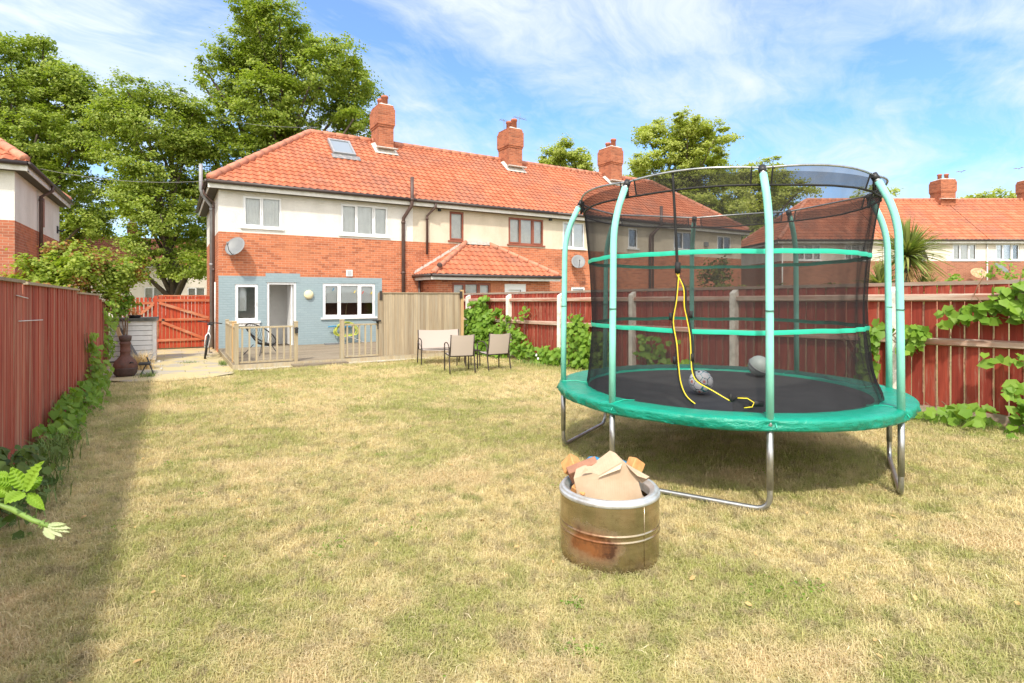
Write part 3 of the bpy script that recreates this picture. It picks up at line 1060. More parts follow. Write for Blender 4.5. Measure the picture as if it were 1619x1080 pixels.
def house(root, w, D, bands, wins, ez=5.25, rz=8.12, ov=.3, hipL=False, hipR=False, phase=0, holes_extra=(), gauge=.27, tw=.235, sub=6,
          fascia=True, left_wall=True, right_wall=True):
    """bands: (z0, z1, x0, x1, material, name). local frame: front wall on y=0 facing -y"""
    holes = [(a, b_, c_, d_) for (a, b_, c_, d_) in wins]
    for (z0, z1, x0, x1, mt, nm, lab) in bands:
        wm = MB()
        wall_rect(wm, x0, x1, z0, z1, holes + list(holes_extra.get((z0, x0), []) if holes_extra else []))
        if left_wall and x0 == 0:
            wm.add([(0, D, z0), (0, 0, z0), (0, 0, z1), (0, D, z1)], [(0, 1, 2, 3)], .5)
        if right_wall and abs(x1 - w) < 1e-6:
            wm.add([(w, 0, z0), (w, D, z0), (w, D, z1), (w, 0, z1)], [(0, 1, 2, 3)], .5)
        if x0 == 0:
            bw_ = MB(); bw_.add([(w, D, z0), (0, D, z0), (0, D, z1), (w, D, z1)], [(0, 1, 2, 3)], .5); bw_.build('rear_wall', mt, root)
        wo_ = wm.build(nm, mt, root)
        if lab: wo_['label'] = lab
    hd = D / 2
    run = hd + ov
    rise = rz - ez
    xa = -ov if hipL else 0
    xb = w + ov if hipR else w
    rf = MB()
    pantiles(rf, (0, -ov, ez), (1, 0, 0), (0, 1, 0), run, rise, lambda t_: (xa + run * t_) if hipL else xa, lambda t_: (xb - run * t_) if hipR else xb, tw, gauge, phase, sub)
    # rear slope plain
    n_ = 1
    rf.add([(xb, D + ov, ez), (xa, D + ov, ez), (xa + (run if hipL else 0), hd, rz), (xb - (run if hipR else 0), hd, rz)], [(0, 1, 2, 3)], .5)
    if hipL:
        pantiles(rf, (-ov, D + ov, ez), (0, -1, 0), (1, 0, 0), run, rise, lambda t_: run * t_, lambda t_: 2 * run - run * t_, tw, gauge, 0, sub)
    if hipR:
        pantiles(rf, (w + ov, -ov, ez), (0, 1, 0), (-1, 0, 0), run, rise, lambda t_: run * t_, lambda t_: 2 * run - run * t_, tw, gauge, 0, sub)
    ro = rf.build('roof', 'roof_tile', root)
    rd = MB()
    ridge_run(rd, (xa + (run if hipL else 0), hd, rz - .01), (xb - (run if hipR else 0), hd, rz - .01))
    if hipL:
        ridge_run(rd, (xa + .05, -ov + .05, ez + .06), (xa + run, hd, rz))
        ridge_run(rd, (xa + .05, D + ov - .05, ez + .06), (xa + run, hd, rz))
    if hipR:
        ridge_run(rd, (xb - .05, -ov + .05, ez + .06), (xb - run, hd, rz))
        ridge_run(rd, (xb - .05, D + ov - .05, ez + .06), (xb - run, hd, rz))
    rd.build('ridge_tiles', 'ridge_tile', ro, True)
    fz0, fz1 = ez - .24, ez - .06
    f = MB(); s_ = MB(); g = MB()
    f.box(xa, xb, -ov + .02, -ov + .045, fz0, fz1)
    s_.box(xa + .002, xb - .002, -ov + .046, .0 - .002, fz0 + .01, fz0 + .03)
    s_.box(xa + .05, xb - .05, -ov + .05, .25, ez - .03, ez - .01)
    g.tube([(xa, -ov - .045, ez - .055), (xb, -ov - .045, ez - .055)], .058, 10)
    if hipL:
        f.box(-ov + .02, -ov + .045, -ov + .046, D + ov, fz0, fz1)
        s_.box(-ov + .046, -.002, .0, D + ov, fz0 + .01, fz0 + .03)
        g.tube([(-ov - .045, -ov, ez - .055), (-ov - .045, D + ov, ez - .055)], .058, 10)
    if hipR:
        f.box(w + ov - .045, w + ov - .02, -ov + .046, D + ov, fz0, fz1)
        s_.box(w + .002, w + ov - .046, .0, D + ov, fz0 + .01, fz0 + .03)
        g.tube([(w + ov + .045, -ov, ez - .055), (w + ov + .045, D + ov, ez - .055)], .058, 10)
    f.build('fascia', 'fascia', root)
    s_.build('soffit', 'soffit', root)
    g.build('gutter', 'gutter', root, True)
    return ro


def dish(label, px_loc, d_r=.27, mat='dish_grey', yaw=0.0, tilt=.45, group='satellite dishes on the house walls', wall=None, ry=0.0):
    """offset satellite dish on a wall arm, facing out of the wall"""
    root = thing('satellite_dish', label, 'satellite dish', px_loc, ry, group)
    Mx = Matrix.Translation((0, -.30, 0)) @ Matrix.Rotation(yaw, 4, 'Z') @ Matrix.Rotation(math.pi / 2 - tilt + 0.0, 4, 'X')
    b = MB()
    b.lathe([(0.001, .05), (d_r * .4, .04), (d_r * .75, .022), (d_r, 0), (d_r * 1.02, .004), (d_r * .99, .012), (d_r * .74, .034), (d_r * .38, .052), (.001, .062)], 28, (0, 0), None, Mx @ Matrix.Scale(-1, 4, (0, 0, 1)) @ Matrix.Scale(1.1, 4, (0, 1, 0)))
    b.build('reflector', mat, root, True)
    a = MB()
    a.tube([(0, 0, -.12), (0, -.12, -.14), (0, -.26, -.06)], .018, 8)
    a.box(-.05, .05, -.012, 0, -.20, -.04)
    a.tube([Mx @ Vector((0, -d_r * 1.05, 0)), Mx @ Vector((0, -d_r * 1.0, .20)), Mx @ Vector((0, -d_r * .55, .36))], .011, 6)
    a.build('bracket', 'black_metal', root, True)
    l = MB(); l.tube([Mx @ Vector((0, -d_r * .62, .34)), Mx @ Vector((0, -d_r * .40, .38))], .028, 8)
    l.build('receiver', 'dish_grey', root, True)
    return root


F0 = 19.1
G0 = gz(F0)
Z0 = -G0   # local z = world z + .19
DP = 6.7
GRP = 'houses of the orange roofed terrace across the garden'
# --- house 1: white render, blue painted ground floor
h1 = thing('terraced_house', 'white rendered end house with its ground floor brick painted blue', 'house', (1.2, F0, G0), 0, GRP)
W1 = (.67, 1.79, 3.93, 4.90); W2 = (3.67, 5.31, 3.87, 4.91); KW = (.45, 1.10, .99, 2.14); LW = (3.08, 4.85, 1.05, 2.19); DR = (1.36, 2.24, .12, 2.21)
BX = 5.10
house(h1, 6.25, DP, [
    (0, 2.39, BX, 6.25, 'brick_orange', 'brick_wall', None),
    (0, 2.39, 0, BX, 'brick_blue', 'painted_wall', 'blue painted brick wall'),
    (2.39, 3.74, 0, 6.25, 'brick_orange', 'brick_wall', None),
    (3.74, 5.05, 0, 6.25, 'render_white', 'rendered_wall', None)],
    [W1, W2, KW, LW, DR], 5.25, 8.12, .3, True, False, 1.2, {}, right_wall=False)
# orange brick return at the corner: side wall of the house is bare brick below
mb = MB(); mb.box(-.004, -.001, .0, DP, 0, 2.39, .5); mb.build('brick_wall', 'brick_orange', h1)
mb = MB(); mb.box(1.32, 2.36, -.006, .0 - .001, 2.21, 2.50, .5); mb.build('lintel', 'brick_blue', h1)
mb = MB(); mb.box(3.70 + .0, 4.95, -.005, -.001, 2.215, 2.30, .5); mb.build('lintel', 'brick_blue', h1)
window(h1, *W1, [(.5, True), (.5, False)], cover='blind')
window(h1, *W2, [(.34, True), (.34, False), (.32, True)], cover='blind')
window(h1, *KW, [(1, True)], cover=None, fw=.07)
window(h1, *LW, [(.32, True), (.36, False), (.32, True)], cover='roller_blind', blind_h=.58, fw=.07)
# room shells behind glass (dark rooms with a pale worktop glow come from real light)
mb = MB(); mb.box(.3, 1.25, 1.2, 1.25, .2, 2.4); mb.box(.3, 1.3, .6, 1.2, .2, .95); mb.build('kitchen_unit', 'net_curtain', h1)
mb = MB(); mb.box(.52, .80, .30, .62, 1.30, 2.1); mb.build('wall_cupboard', 'roller_blind', h1)
mb = MB(); mb.box(2.6, 5.4, 1.6, 1.65, .2, 2.5); mb.build('room_partition', 'brown_frame', h1)
# chair back and bottles seen low in the living room window
mb = MB()
mb.tube(arc((3.95, .45, .9), (3.95, .45, 1.75), (4.15, .45, 1.55), 6) + arc((4.15, .45, 1.55), (4.40, .45, 1.75), (4.40, .45, .9), 6), .012, 6)
mb.build('chair_back', 'wood_new', h1)
# back door
mb = MB()
mb.box(1.36, 1.43, .03, .10, .12, 2.21); mb.box(2.17, 2.24, .03, .10, .12, 2.21); mb.box(1.43, 2.17, .03, .10, 2.14, 2.21); mb.box(1.36, 2.24, -.03, .10, .12, .16)
dr_ = mb.build('door', 'upvc', h1)
mb = MB(); mb.box(1.30, 1.36, .13, 1.5, .12, 2.3); mb.box(2.30, 2.36, .13, 1.5, .12, 2.3); mb.box(1.36, 2.30, 1.42, 1.5, .12, 2.3); mb.box(1.30, 2.36, .13, 1.5, 2.3, 2.35); mb.build('hallway', 'hall_paint', h1)
mb = MB(); mb.box(1.30, 2.36, .11, 1.5, .08, .118); mb.build('hall_floor', 'floor_inside', h1)
mb = MB(); mb.box(2.10, 2.145, .105, .83, .17, 2.13); mb.box(2.095, 2.099, .2, .7, .3, 1.0); mb.tube([(2.10, .74, 1.1), (2.06, .74, 1.1), (2.06, .62, 1.1)], .009, 6); mb.build('door_leaf', 'upvc', dr_)
mb = MB(); mb.box(.40, 1.15, -.02, -.001, .84, .925)
for i in range(9): mb.box(.41 + i * .083, .45 + i * .083, -.032, -.021, .84, .925)
mb.build('airbrick_panel', 'white_paint', h1)
# round bulkhead light
mb = MB(); mb.lathe([(0, -.10), (.08, -.095), (.13, -.07), (.15, -.03), (.15, 0)], 24, (0, 0), None, Matrix.Translation((2.63, 0, 1.81)) @ Matrix.Rotation(R(-90), 4, 'X') @ Matrix.Scale(1, 4, (0, 0, 1)))
mb.build('wall_light', 'lamp_glass', h1, True)
mb = MB(); mb.box(3.85, 4.06, -.03, -.001, 2.44, 2.66); vg = mb.build('vent', 'upvc', h1)
mb = MB()
for i in range(5): mb.box(3.88, 4.03, -.036, -.031, 2.47 + i * .035, 2.485 + i * .035)
mb.build('louvre', 'pipe_grey', vg)
mb = MB(); mb.box(2.35 + .6, 2.35 + .78, -.02, -.001, 4.86, 4.90); mb.build('vent', 'render_white', h1)
# chimney and pipes
rr0 = (8.12 - 5.25) / (DP / 2 + .3)
def roofz(y): return 5.25 + (y + .3) * rr0
c = chimney(h1, 6.12, 3.05, roofz(2.6) - .3, 9.50, .62, .95, 2, 3)
flashing_skirt(c, 6.12, 3.05 - .475, .62, rr0, roofz(2.575))
# skylight
mb = MB()
def slope_pt(x, y, h): return (x, y - h * .615, roofz(y) + h * .79)
q = [(3.92, 2.05), (4.68, 2.05), (4.68, 2.88), (3.92, 2.88)]
def frame_on_slope(mb, xa, xb, ya, yb, h0, h1_):
    v = [slope_pt(x, y, h) for h in (h0, h1_) for (x, y) in ((xa, ya), (xb, ya), (xb, yb), (xa, yb))]
    mb.add(v, [(4, 5, 6, 7), (0, 1, 5, 4), (1, 2, 6, 5), (2, 3, 7, 6), (3, 0, 4, 7)])
frame_on_slope(mb, 3.88, 4.72, 1.93, 2.00, .02, .12); frame_on_slope(mb, 3.88, 4.72, 2.78, 2.86, .02, .12)
frame_on_slope(mb, 3.88, 3.95, 2.00, 2.78, .02, .12); frame_on_slope(mb, 4.65, 4.72, 2.00, 2.78, .02, .12)
sk = mb.build('skylight', 'pipe_grey', h1)
mb = MB(); frame_on_slope(mb, 3.95, 4.65, 2.00, 2.78, .02, .09); mb.build('pane', 'skylight_glass', sk)
mb = MB(); frame_on_slope(mb, 3.80, 4.85, 1.68, 1.93, .035, .045); mb.build('flashing', 'lead', sk)
# soil pipe through the eaves, and rain pipes
downpipe(h1, [(6.08, -.36, 6.0), (6.08, -.36, 5.15), (6.08, -.34, 5.0), (5.86, -.10, 4.55), (5.86, -.07, 4.4), (5.86, -.07, .1)], .062, 'pipe_brown', [(6.08, -.36, 5.2), (5.86, -.07, 4.4), (5.86, -.07, 2.6)])
downpipe(h1, [(-.35, .9, 5.15), (-.35, .9, 5.0), (-.08, .9, 4.75), (-.08, .9, .1)], .035, 'pipe_brown', [(-.08, .9, 4.6), (-.08, .9, 2.6)])
downpipe(h1, [(-.42, 1.3, 6.0), (-.42, 1.3, 5.2), (-.36, 1.35, 5.0), (-.10, 1.6, 4.7), (-.10, 1.6, .1)], .055, 'pipe_grey', [(-.10, 1.6, 4.6), (-.10, 1.6, 2.8)])
downpipe(h1, [(-.07, .35, 2.2), (-.07, .35, .1)], .022, 'white_cable')
# --- house 2 with rear extension
h2 = thing('terraced_house', 'cream house with brown window frames and tiled rear extension, second from the left', 'house', (7.45, F0, G0), 0, GRP)
V1 = (1.46, 2.05, 3.87, 4.96); V2 = (4.05, 5.74, 3.86, 4.93)
house(h2, 6.2, DP, [(0, 3.74, 0, 6.2, 'brick_orange', 'brick_wall', None), (3.74, 5.05, 0, 6.2, 'render_cream', 'rendered_wall', None)],
      [V1, V2], 5.25, 8.12, .3, False, False, 7.45, {}, left_wall=False, right_wall=False)
window(h2, *V1, [(1, True)], 'brown_frame', 'net_curtain', fw=.06)
window(h2, *V2, [(.34, True), (.34, False), (.32, True)], 'brown_frame', 'net_curtain', fw=.06)
c = chimney(h2, 5.98, 3.05, roofz(2.6) - .3, 9.50, .72, .95, 2, 5)
flashing_skirt(c, 5.98, 3.05 - .475, .72, rr0, roofz(2.575))
# aerials
mb = MB()
mb.tube([(5.75, 3.2, 8.9), (5.72, 3.2, 10.0)], .012, 5); mb.tube([(5.5, 3.2, 9.95), (5.9, 3.2, 9.9)], .010, 5)
for i in range(4): mb.tube([(5.55 + i * .1, 3.05, 9.94), (5.55 + i * .1, 3.35, 9.94)], .006, 4)
mb.build('aerial', 'cable', h2)
mb = MB()
mb.tube([(6.4, 3.2, 8.6), (6.62, 3.2, 10.4)], .012, 5); mb.tube([(6.25, 3.2, 10.2), (7.0, 3.2, 10.15)], .010, 5)
for i in range(6): mb.tube([(6.3 + i * .11, 3.05, 10.19), (6.3 + i * .11, 3.35, 10.19)], .006, 4)
mb.tube([(6.45, 3.2, 9.4), (6.75, 3.1, 9.35)], .02, 4)
mb.build('aerial', 'cable', h2)
downpipe(h2, [(.75, -.34, 5.14), (.75, -.34, 5.02), (.52, -.08, 4.70), (.52, -.08, 3.3)], .042, 'pipe_brown', [(.52, -.08, 4.6)])
mb = MB(); mb.box(.98, 1.08, -.08, -.001, 4.92, 5.0); mb.build('bracket', 'black_metal', h2); mb = MB(); mb.box(6.02, 6.14, -.08, -.001, 4.92, 5.0); mb.build('bracket', 'black_metal', h2)
# extension: local x .35..5.15, y -1.3..0
EW = (.95, 2.50, 1.0, 2.24); ED = (3.10, 4.05, .12, 2.22)
mb = MB(); wall_rect(mb, .35, 5.15, 0, 2.40, [EW, ED], -1.3, .12)
mb.add([(.35, 0, 0), (.35, -1.3, 0), (.35, -1.3, 2.4), (.35, 0, 2.4)], [(0, 1, 2, 3)]); mb.add([(5.15, -1.3, 0), (5.15, 0, 0), (5.15, 0, 2.4), (5.15, -1.3, 2.4)], [(0, 1, 2, 3)])
ex = mb.build('extension_wall', 'brick_orange', h2)
window(ex, *EW, [(.33, True), (.34, False), (.33, True)], 'brown_frame', 'net_curtain', y=-1.3, fw=.06, sill=True)
mb = MB(); mb.box(3.10, 3.2, -1.28, -1.22, .12, 2.22); mb.box(3.95, 4.05, -1.28, -1.22, .12, 2.22); mb.box(3.2, 3.95, -1.28, -1.22, 2.12, 2.22); mb.box(3.2, 3.95, -1.275, -1.23, .12, 1.1)
mb.box(3.2, 3.30, -1.276, -1.231, 1.1, 2.12); mb.box(3.85, 3.95, -1.276, -1.231, 1.1, 2.12); mb.box(3.3, 3.85, -1.276, -1.231, 2.0, 2.12); mb.box(3.3, 3.85, -1.20, -1.19, 1.1, 2.0)
mb.build('door', 'upvc', ex)
mb = MB()
ezx, rzx = 2.53, 3.80
rn = 1.6
pantiles(mb, (.05, -1.6, ezx), (1, 0, 0), (0, 1, 0), rn, rzx - ezx, lambda t_: 2.10 * t_, lambda t_: 5.40 - 2.35 * t_, .24, .30, 0)
pantiles(mb, (.05, 0, ezx), (0, -1, 0), (1, 0, 0), 2.10, rzx - ezx, lambda t_: 0, lambda t_: 1.6 - 1.6 * t_, .24, .33, 0)
pantiles(mb, (5.45, -1.6, ezx), (0, 1, 0), (-1, 0, 0), 2.35, rzx - ezx, lambda t_: 1.6 * t_, lambda t_: 1.6, .24, .33, 0)
xr_ = mb.build('extension_roof', 'roof_tile', h2)
mb = MB()
ridge_run(mb, (.12, -1.55, ezx + .05), (2.15, 0, rzx + .02), .10); mb.build('ridge_tiles', 'ridge_tile', xr_, True); mb = MB(); ridge_run(mb, (5.38, -1.55, ezx + .05), (3.10, 0, rzx + .02), .10)
mb.build('ridge_tiles', 'ridge_tile', xr_, True)
mb = MB(); mb.box(2.15, 3.1, -.16, -.003, rzx - .06, rzx + .08)
for i in range(6):
    t_ = i / 6; x_a, x_b, z_a, z_b = .05 + 2.1 * t_, .05 + 2.1 * (t_ + .165), ezx + 1.27 * t_, ezx + 1.27 * (t_ + .165); mb.add([(x_a, -.012, z_a), (x_b, -.012, z_b), (x_b, -.012, z_b + .06), (x_b - .02, -.012, z_b + .13), (x_a + .03, -.012, z_a + .16), (x_a, -.012, z_a + .09)], [(0, 1, 2, 3, 4, 5)])
mb.build('flashing', 'mortar', xr_)
mb = MB(); mb.box(.05, 5.45, -1.585, -1.56, ezx - .20, ezx - .05); mb.box(.07, .095, -1.559, 0, ezx - .20, ezx - .05)
mb.build('fascia', 'fascia', ex)
mb = MB(); mb.box(.10, 5.40, -1.558, -1.31, ezx - .19, ezx - .16); mb.box(.10, .34, -1.3, 0, ezx - .19, ezx - .16); mb.build('soffit', 'soffit', ex)
mb = MB(); mb.tube([(.05, -1.64, ezx - .05), (5.45, -1.64, ezx - .05)], .055, 8); mb.tube([(.0, -1.6, ezx - .05), (.0, 0, ezx - .05)], .055, 8)
mb.build('gutter', 'gutter', ex, True)
downpipe(h2, [(.20, -.12, 2.45), (.20, -.12, .1)], .045, 'pipe_brown')
mb = MB(); mb.lathe([(0, 0), (.09, 0), (.10, .08), (.05, .14), (0, .15)], 10, (0.42, -1.42)); mb.V = [(v[0], v[1], v[2] + 2.78) for v in mb.V]; mb.build('bird_nest', 'terracotta_dark', xr_)

# --- house 3
h3 = thing('terraced_house', 'cream house with white window frames in the middle right of the terrace', 'house', (13.65, F0, G0), 0, GRP)
A1 = (.54, 1.72, 3.82, 4.94); A2 = (4.28, 4.88, 3.97, 4.91)
house(h3, 6.2, DP, [(0, 3.74, 0, 6.2, 'brick_orange', 'brick_wall', None), (3.74, 5.05, 0, 6.2, 'render_cream', 'rendered_wall', None)],
      [A1, A2, (1.0, 1.75, .9, 2.15)], 5.25, 8.12, .3, False, False, 13.65, {}, left_wall=False, right_wall=False)
window(h3, *A1, [(.5, True), (.5, False)], cover='blind'); window(h3, *A2, [(1, True)], cover='blind')
window(h3, 1.0, 1.75, .9, 2.15, [(1, True)], cover='blind')
mb = MB()
for i in range(9): mb.box(.9 + i * .10, .96 + i * .10, -.006, -.001, 2.19, 2.42, .5)
mb.build('lintel', 'brick_red', h3)
c = chimney(h3, 5.90, 3.05, roofz(2.6) - .3, 9.50, .76, .95, 2, 9)
flashing_skirt(c, 5.90, 3.05 - .475, .76, rr0, roofz(2.575))
downpipe(h3, [(6.05, -.36, 6.0), (6.05, -.36, 5.1), (5.62, -.10, 4.6), (5.62, -.07, 4.4), (5.62, -.07, .1)], .07)
downpipe(h3, [(5.95, -.34, 5.1), (5.80, -.08, 4.6), (5.80, -.08, .1)], .04)
# --- house 4
h4 = thing('terraced_house', 'cream house at the far right hipped end of the terrace, behind the trampoline', 'house', (19.85, F0, G0), 0, GRP)
B1 = (1.07, 2.43, 4.05, 4.94); B2 = (4.30, 5.40, 4.05, 4.90)
house(h4, 6.25, DP, [(0, 3.74, 0, 6.25, 'brick_orange', 'brick_wall', None), (3.74, 5.05, 0, 6.25, 'render_cream', 'rendered_wall', None)],
      [B1, B2], 5.25, 8.12, .3, False, True, 19.85, {}, left_wall=False)
window(h4, *B1, [(.5, True), (.5, False)], cover='blind'); window(h4, *B2, [(.5, True), (.5, False)], cover=None)
mb = MB(); mb.box(3.25, 3.5, -.12, -.001, 4.28, 4.5); mb.build('alarm_box', 'dish_grey', h4)

# --- house on the left, other side of the passage
h5 = thing('semi_detached_house', 'white over red brick house beyond the left fence, cut by the photo edge', 'house', (-9.7, F0, G0), 0)
house(h5, 6.2, DP, [(0, 3.74, 0, 6.2, 'brick_red', 'brick_wall', None), (3.74, 5.05, 0, 6.2, 'render_white', 'rendered_wall', None)],
      [], 5.25, 8.12, .3, False, True, .1, {})
downpipe(h5, [(6.55, 2.9, 5.15), (6.55, 2.9, 5.0), (6.28, 2.9, 4.8), (6.28, 2.9, .1)], .05, 'pipe_brown', [(6.28, 2.9, 4.7), (6.28, 2.9, 3.2)])
mb = MB(); mb.box(6.205, 6.24, 3.3, 3.75, 3.95, 4.85); mb.build('window', 'brown_frame', h5)
mb = MB(); mb.tube([(6.2, 6.25, 4.1), (6.36, 6.25, 4.08), (6.40, 6.25, 4.12)], .03, 8); mb.box(6.2, 6.23, 6.15, 6.35, 4.0, 4.25); mb.build('wall_light', 'black_plastic', h5)

# --- far terrace seen over the right fence, turned to face the camera side
RA = -TH
GRP2 = 'houses of the far terrace behind the right fence'


def far_pt(r, d):
    return (math.sin(TH) * d + math.cos(TH) * r, math.cos(TH) * d - math.sin(TH) * r)


FP = dict(ez=5.28, rz=8.40, ov=.3, gauge=.32, tw=.26, sub=4)
labels = ['far cream rendered house with the hipped roof end, behind the trampoline net', 'far cream and brick house with the brick chimney beside the palm', 'far cream and brick house cut off by the right photo edge']
for i, (ra, rb) in enumerate(((16.93, 23.3), (23.3, 29.8), (29.8, 36.0))):
    x, y = far_pt(ra, 35)
    hh_ = thing('terraced_house', labels[i], 'house', (x, y, G0), RA, GRP2)
    wd = rb - ra
    ws = [[(1.0, 2.5, 4.0, 5.0), (4.0, 5.4, 4.0, 5.0)], [(1.2, 2.6, 4.0, 5.02), (4.42, 5.92, 4.0, 5.02)], [(.62, 2.12, 4.0, 5.02), (4.2, 5.6, 4.0, 5.02)]][i]
    house(hh_, wd, 6.9, [(0, 3.95, 0, wd, 'brick_brown', 'brick_wall', None), (3.95, 5.1, 0, wd, 'render_pale', 'rendered_wall', None)], ws,
          hipL=(i == 0), hipR=False, phase=ra, left_wall=(i == 0), right_wall=(i == 2), **FP)
    for q in ws:
        window(hh_, *q, [(.33, True), (.34, False), (.33, True)], cover='net_curtain')
    if i > 0:
        chimney(hh_, wd - .15 if i == 1 else wd - .3, 3.3, 7.9, 9.75, 1.0, 1.0, 2, 20 + i)
    downpipe(hh_, [(.05, -.06, 5.0), (.05, -.06, .1)], .04, 'fascia')

# --- far building behind the gate
h6 = thing('far_house', 'low pale building with orange roof seen beyond the red gate', 'house', (-12, 50, G0), 0)
house(h6, 24, 7, [(0, 4.0, 0, 24, 'render_pale', 'rendered_wall', None)], [(10.2, 11.4, 1.2, 2.4), (13.0, 14.2, 1.2, 2.4)], ez=4.1, rz=6.3, ov=.3, hipL=False, hipR=True, phase=0, gauge=.35, tw=.3, sub=4)
window(h6, 10.2, 11.4, 1.2, 2.4, [(.5, True), (.5, False)], cover='net_curtain'); window(h6, 13.0, 14.2, 1.2, 2.4, [(.5, True), (.5, False)], cover='net_curtain')
chimney(h6, 9.3, 3.6, 5.6, 7.6, .6, .6, 1, 31)

# satellite dishes
dish('grey satellite dish on the white house, above the small kitchen window', (1.62, F0, 3.10), .29, 'dish_grey', R(-35), .5)
dish('grey satellite dish on the cream house, left of the trampoline net', (14.80, F0, 3.05), .29, 'dish_grey', R(-30), .45)
x, y = far_pt(25.75, 35)
dish('pale satellite dish beside the palm on the far house', (x, y, 4.25), .50, 'dish_grey', R(60), .35, ry=RA)
x, y = far_pt(28.7, 34.5)
dish('rusty brown satellite dish low on the far brick wall', (x, y, 2.98), .40, 'dish_rust', R(-20), .75, ry=RA)
x, y = far_pt(30.1, 34.5)
dish('dark grey satellite dish on the far brick wall at the right', (x, y, 3.3), .40, 'dish_grey', R(20), .8, ry=RA)

# ------------------------------------------------------------------ trampoline
TC = Vector((4.79, 3.755, 0))
TG = gz(3.755)
tr_ = thing('trampoline', 'round trampoline with black net and green pad and poles', 'trampoline', (TC.x, TC.y, TG))
PZ = .69 - TG  # pad height in local z
A0 = math.radians(230.6)


def pol(r, a, z=0):
    return (r * math.cos(a), r * math.sin(a), z)


# pad: top sheet slopes gently out, skirt hangs with wrinkles
mb = MB()
seg = 320
rows = []
for k in range(seg):
    a = 2 * math.pi * k / seg
    nz = mnoise.noise(Vector((math.cos(a) * 9, math.sin(a) * 9, 1)))
    n2_ = mnoise.noise(Vector((math.cos(a) * 26, math.sin(a) * 26, 5)))
    n3_ = mnoise.noise(Vector((math.cos(a) * 3, math.sin(a) * 3, 9)))
    seam = min(abs(((a - A0) / (math.pi / 4) + .5) % 1.0 - .5), 1) * (math.pi / 4) * 1.6
    pull = math.exp(-(seam / .05) ** 2)
    n4_ = mnoise.noise(Vector((math.cos(a) * 48, math.sin(a) * 48, 2)))
    prof = [(1.325, PZ - .035), (1.34, PZ - .014 + .004 * n2_), (1.40, PZ - .002 + .004 * nz), (1.48, PZ + .004 + .005 * nz + .003 * n2_), (1.56, PZ + .006 + .005 * n2_ + .003 * n4_), (1.612, PZ + .003 + .005 * nz + .004 * n4_), (1.640 - .012 * pull, PZ - .006 + .004 * n2_),
            (1.650 - .018 * pull, PZ - .014), (1.652 + .010 * n2_ + .006 * n4_ - .03 * pull, PZ - .030), (1.648 + .028 * n2_ + .018 * n4_ - .03 * pull, PZ - .052), (1.640 + .026 * nz - .020 * n2_ + .016 * n4_, PZ - .074), (1.632 + .012 * n2_ - .008 * n4_, PZ - .092 + .010 * n3_), (1.612, PZ - .098 + .010 * n3_), (1.57, PZ - .085)]
    rows.append([pol(r, a, z) for r, z in prof])
for k in range(seg):
    mb.V += rows[k]
m_ = len(rows[0])
for k in range(seg):
    l = (k + 1) % seg
    for i in range(m_ - 1):
        mb.F.append((k * m_ + i, k * m_ + i + 1, l * m_ + i + 1, l * m_ + i)); mb.r.append(.5)
mb.build('safety_pad', 'pad_green', tr_, True)
# seams between pad panels
mb = MB()
for k in range(8):
    a = A0 + k * math.pi / 4 + .02
    mb.tube([pol(1.34, a, PZ - .008), pol(1.48, a, PZ + .012), pol(1.60, a, PZ + .004), pol(1.65, a, PZ - .06)], .004, 5)
mb.build('pad_seams', 'strap_green', tr_)
# mat
mb = MB()
prof = [(0.001, PZ - .075), (.5, PZ - .068), (.95, PZ - .050), (1.25, PZ - .035), (1.37, PZ - .03)]
mb.lathe(prof, 96)
mb.build('jumping_mat', 'jump_mat', tr_, True)
# frame and legs
mb = MB()
mb.tube([pol(1.55, 2 * math.pi * k / 96, PZ - .06) for k in range(96)], .021, 8, True)
mb.build('frame_ring', 'galv', tr_, True)
for (ka, kb) in ((7, 0), (1, 2), (3, 4), (5, 6)):
    a, b_ = A0 + ka * math.pi / 4, A0 + kb * math.pi / 4
    P_, Q_ = Vector(pol(1.60, a, 0)), Vector(pol(1.60, b_, 0))
    zt_ = PZ - .10
    def leg_path():
        up = Vector((0, 0, 1)); d_ = (Q_ - P_).normalized()
        pth = [P_ + up * zt_, P_ + up * .19]
        pth += arc(P_ + up * .15, P_ + up * .04, P_ + d_ * .13 + up * .045, 5)
        mid = (P_ + Q_) / 2 + up * .045
        pth += [mid]
        pth += arc(Q_ - d_ * .13 + up * .045, Q_ + up * .04, Q_ + up * .15, 5)
        pth += [Q_ + up * .19, Q_ + up * zt_]
        return pth
    mb = MB(); mb.tube(leg_path(), .0205, 12)
    for e in (P_, Q_):
        mb.tube([e + Vector((0, 0, .20)), e + Vector((0, 0, zt_))], .0245, 12)
    mb.build('leg', 'galv', tr_, True)
# poles
POLE = []
for k in range(8):
    a = A0 + k * math.pi / 4
    pth = [pol(1.60, a, PZ - .02), pol(1.595, a, 1.3), pol(1.585, a, 2.0)] + [tuple(v) for v in arc(pol(1.583, a, 2.1), pol(1.575, a, 2.26), pol(1.51, a, 2.42), 6)] + [pol(1.44, a, 2.57)]
    mb = MB(); mb.tube(pth, .0285, 14)
    po = mb.build('pole_sleeve', 'foam', tr_, True)
    mb = MB(); mb.tube([pol(1.60, a, PZ - .10), pol(1.60, a, PZ + .01)], .021, 10)
    mb.tube([pol(1.4425, a, 2.555), pol(1.415, a, 2.61)], .024, 10)
    mb.build('pole_tube', 'galv', po, True)
    mb = MB(); mb.tube([pol(1.428, a, 2.585), pol(1.40, a, 2.635)], .030, 10)
    mb.tube([pol(1.41, a, 2.50), pol(1.41, a, 2.64)], .014, 8)
    mb.build('pole_cap', 'black_plastic', po, True)
    mb = MB(); mb.tube([pol(1.5965, a, 1.52), pol(1.5965, a, 1.526)], .0325, 14); mb.build('sleeve_joint', 'black_plastic', po, True)
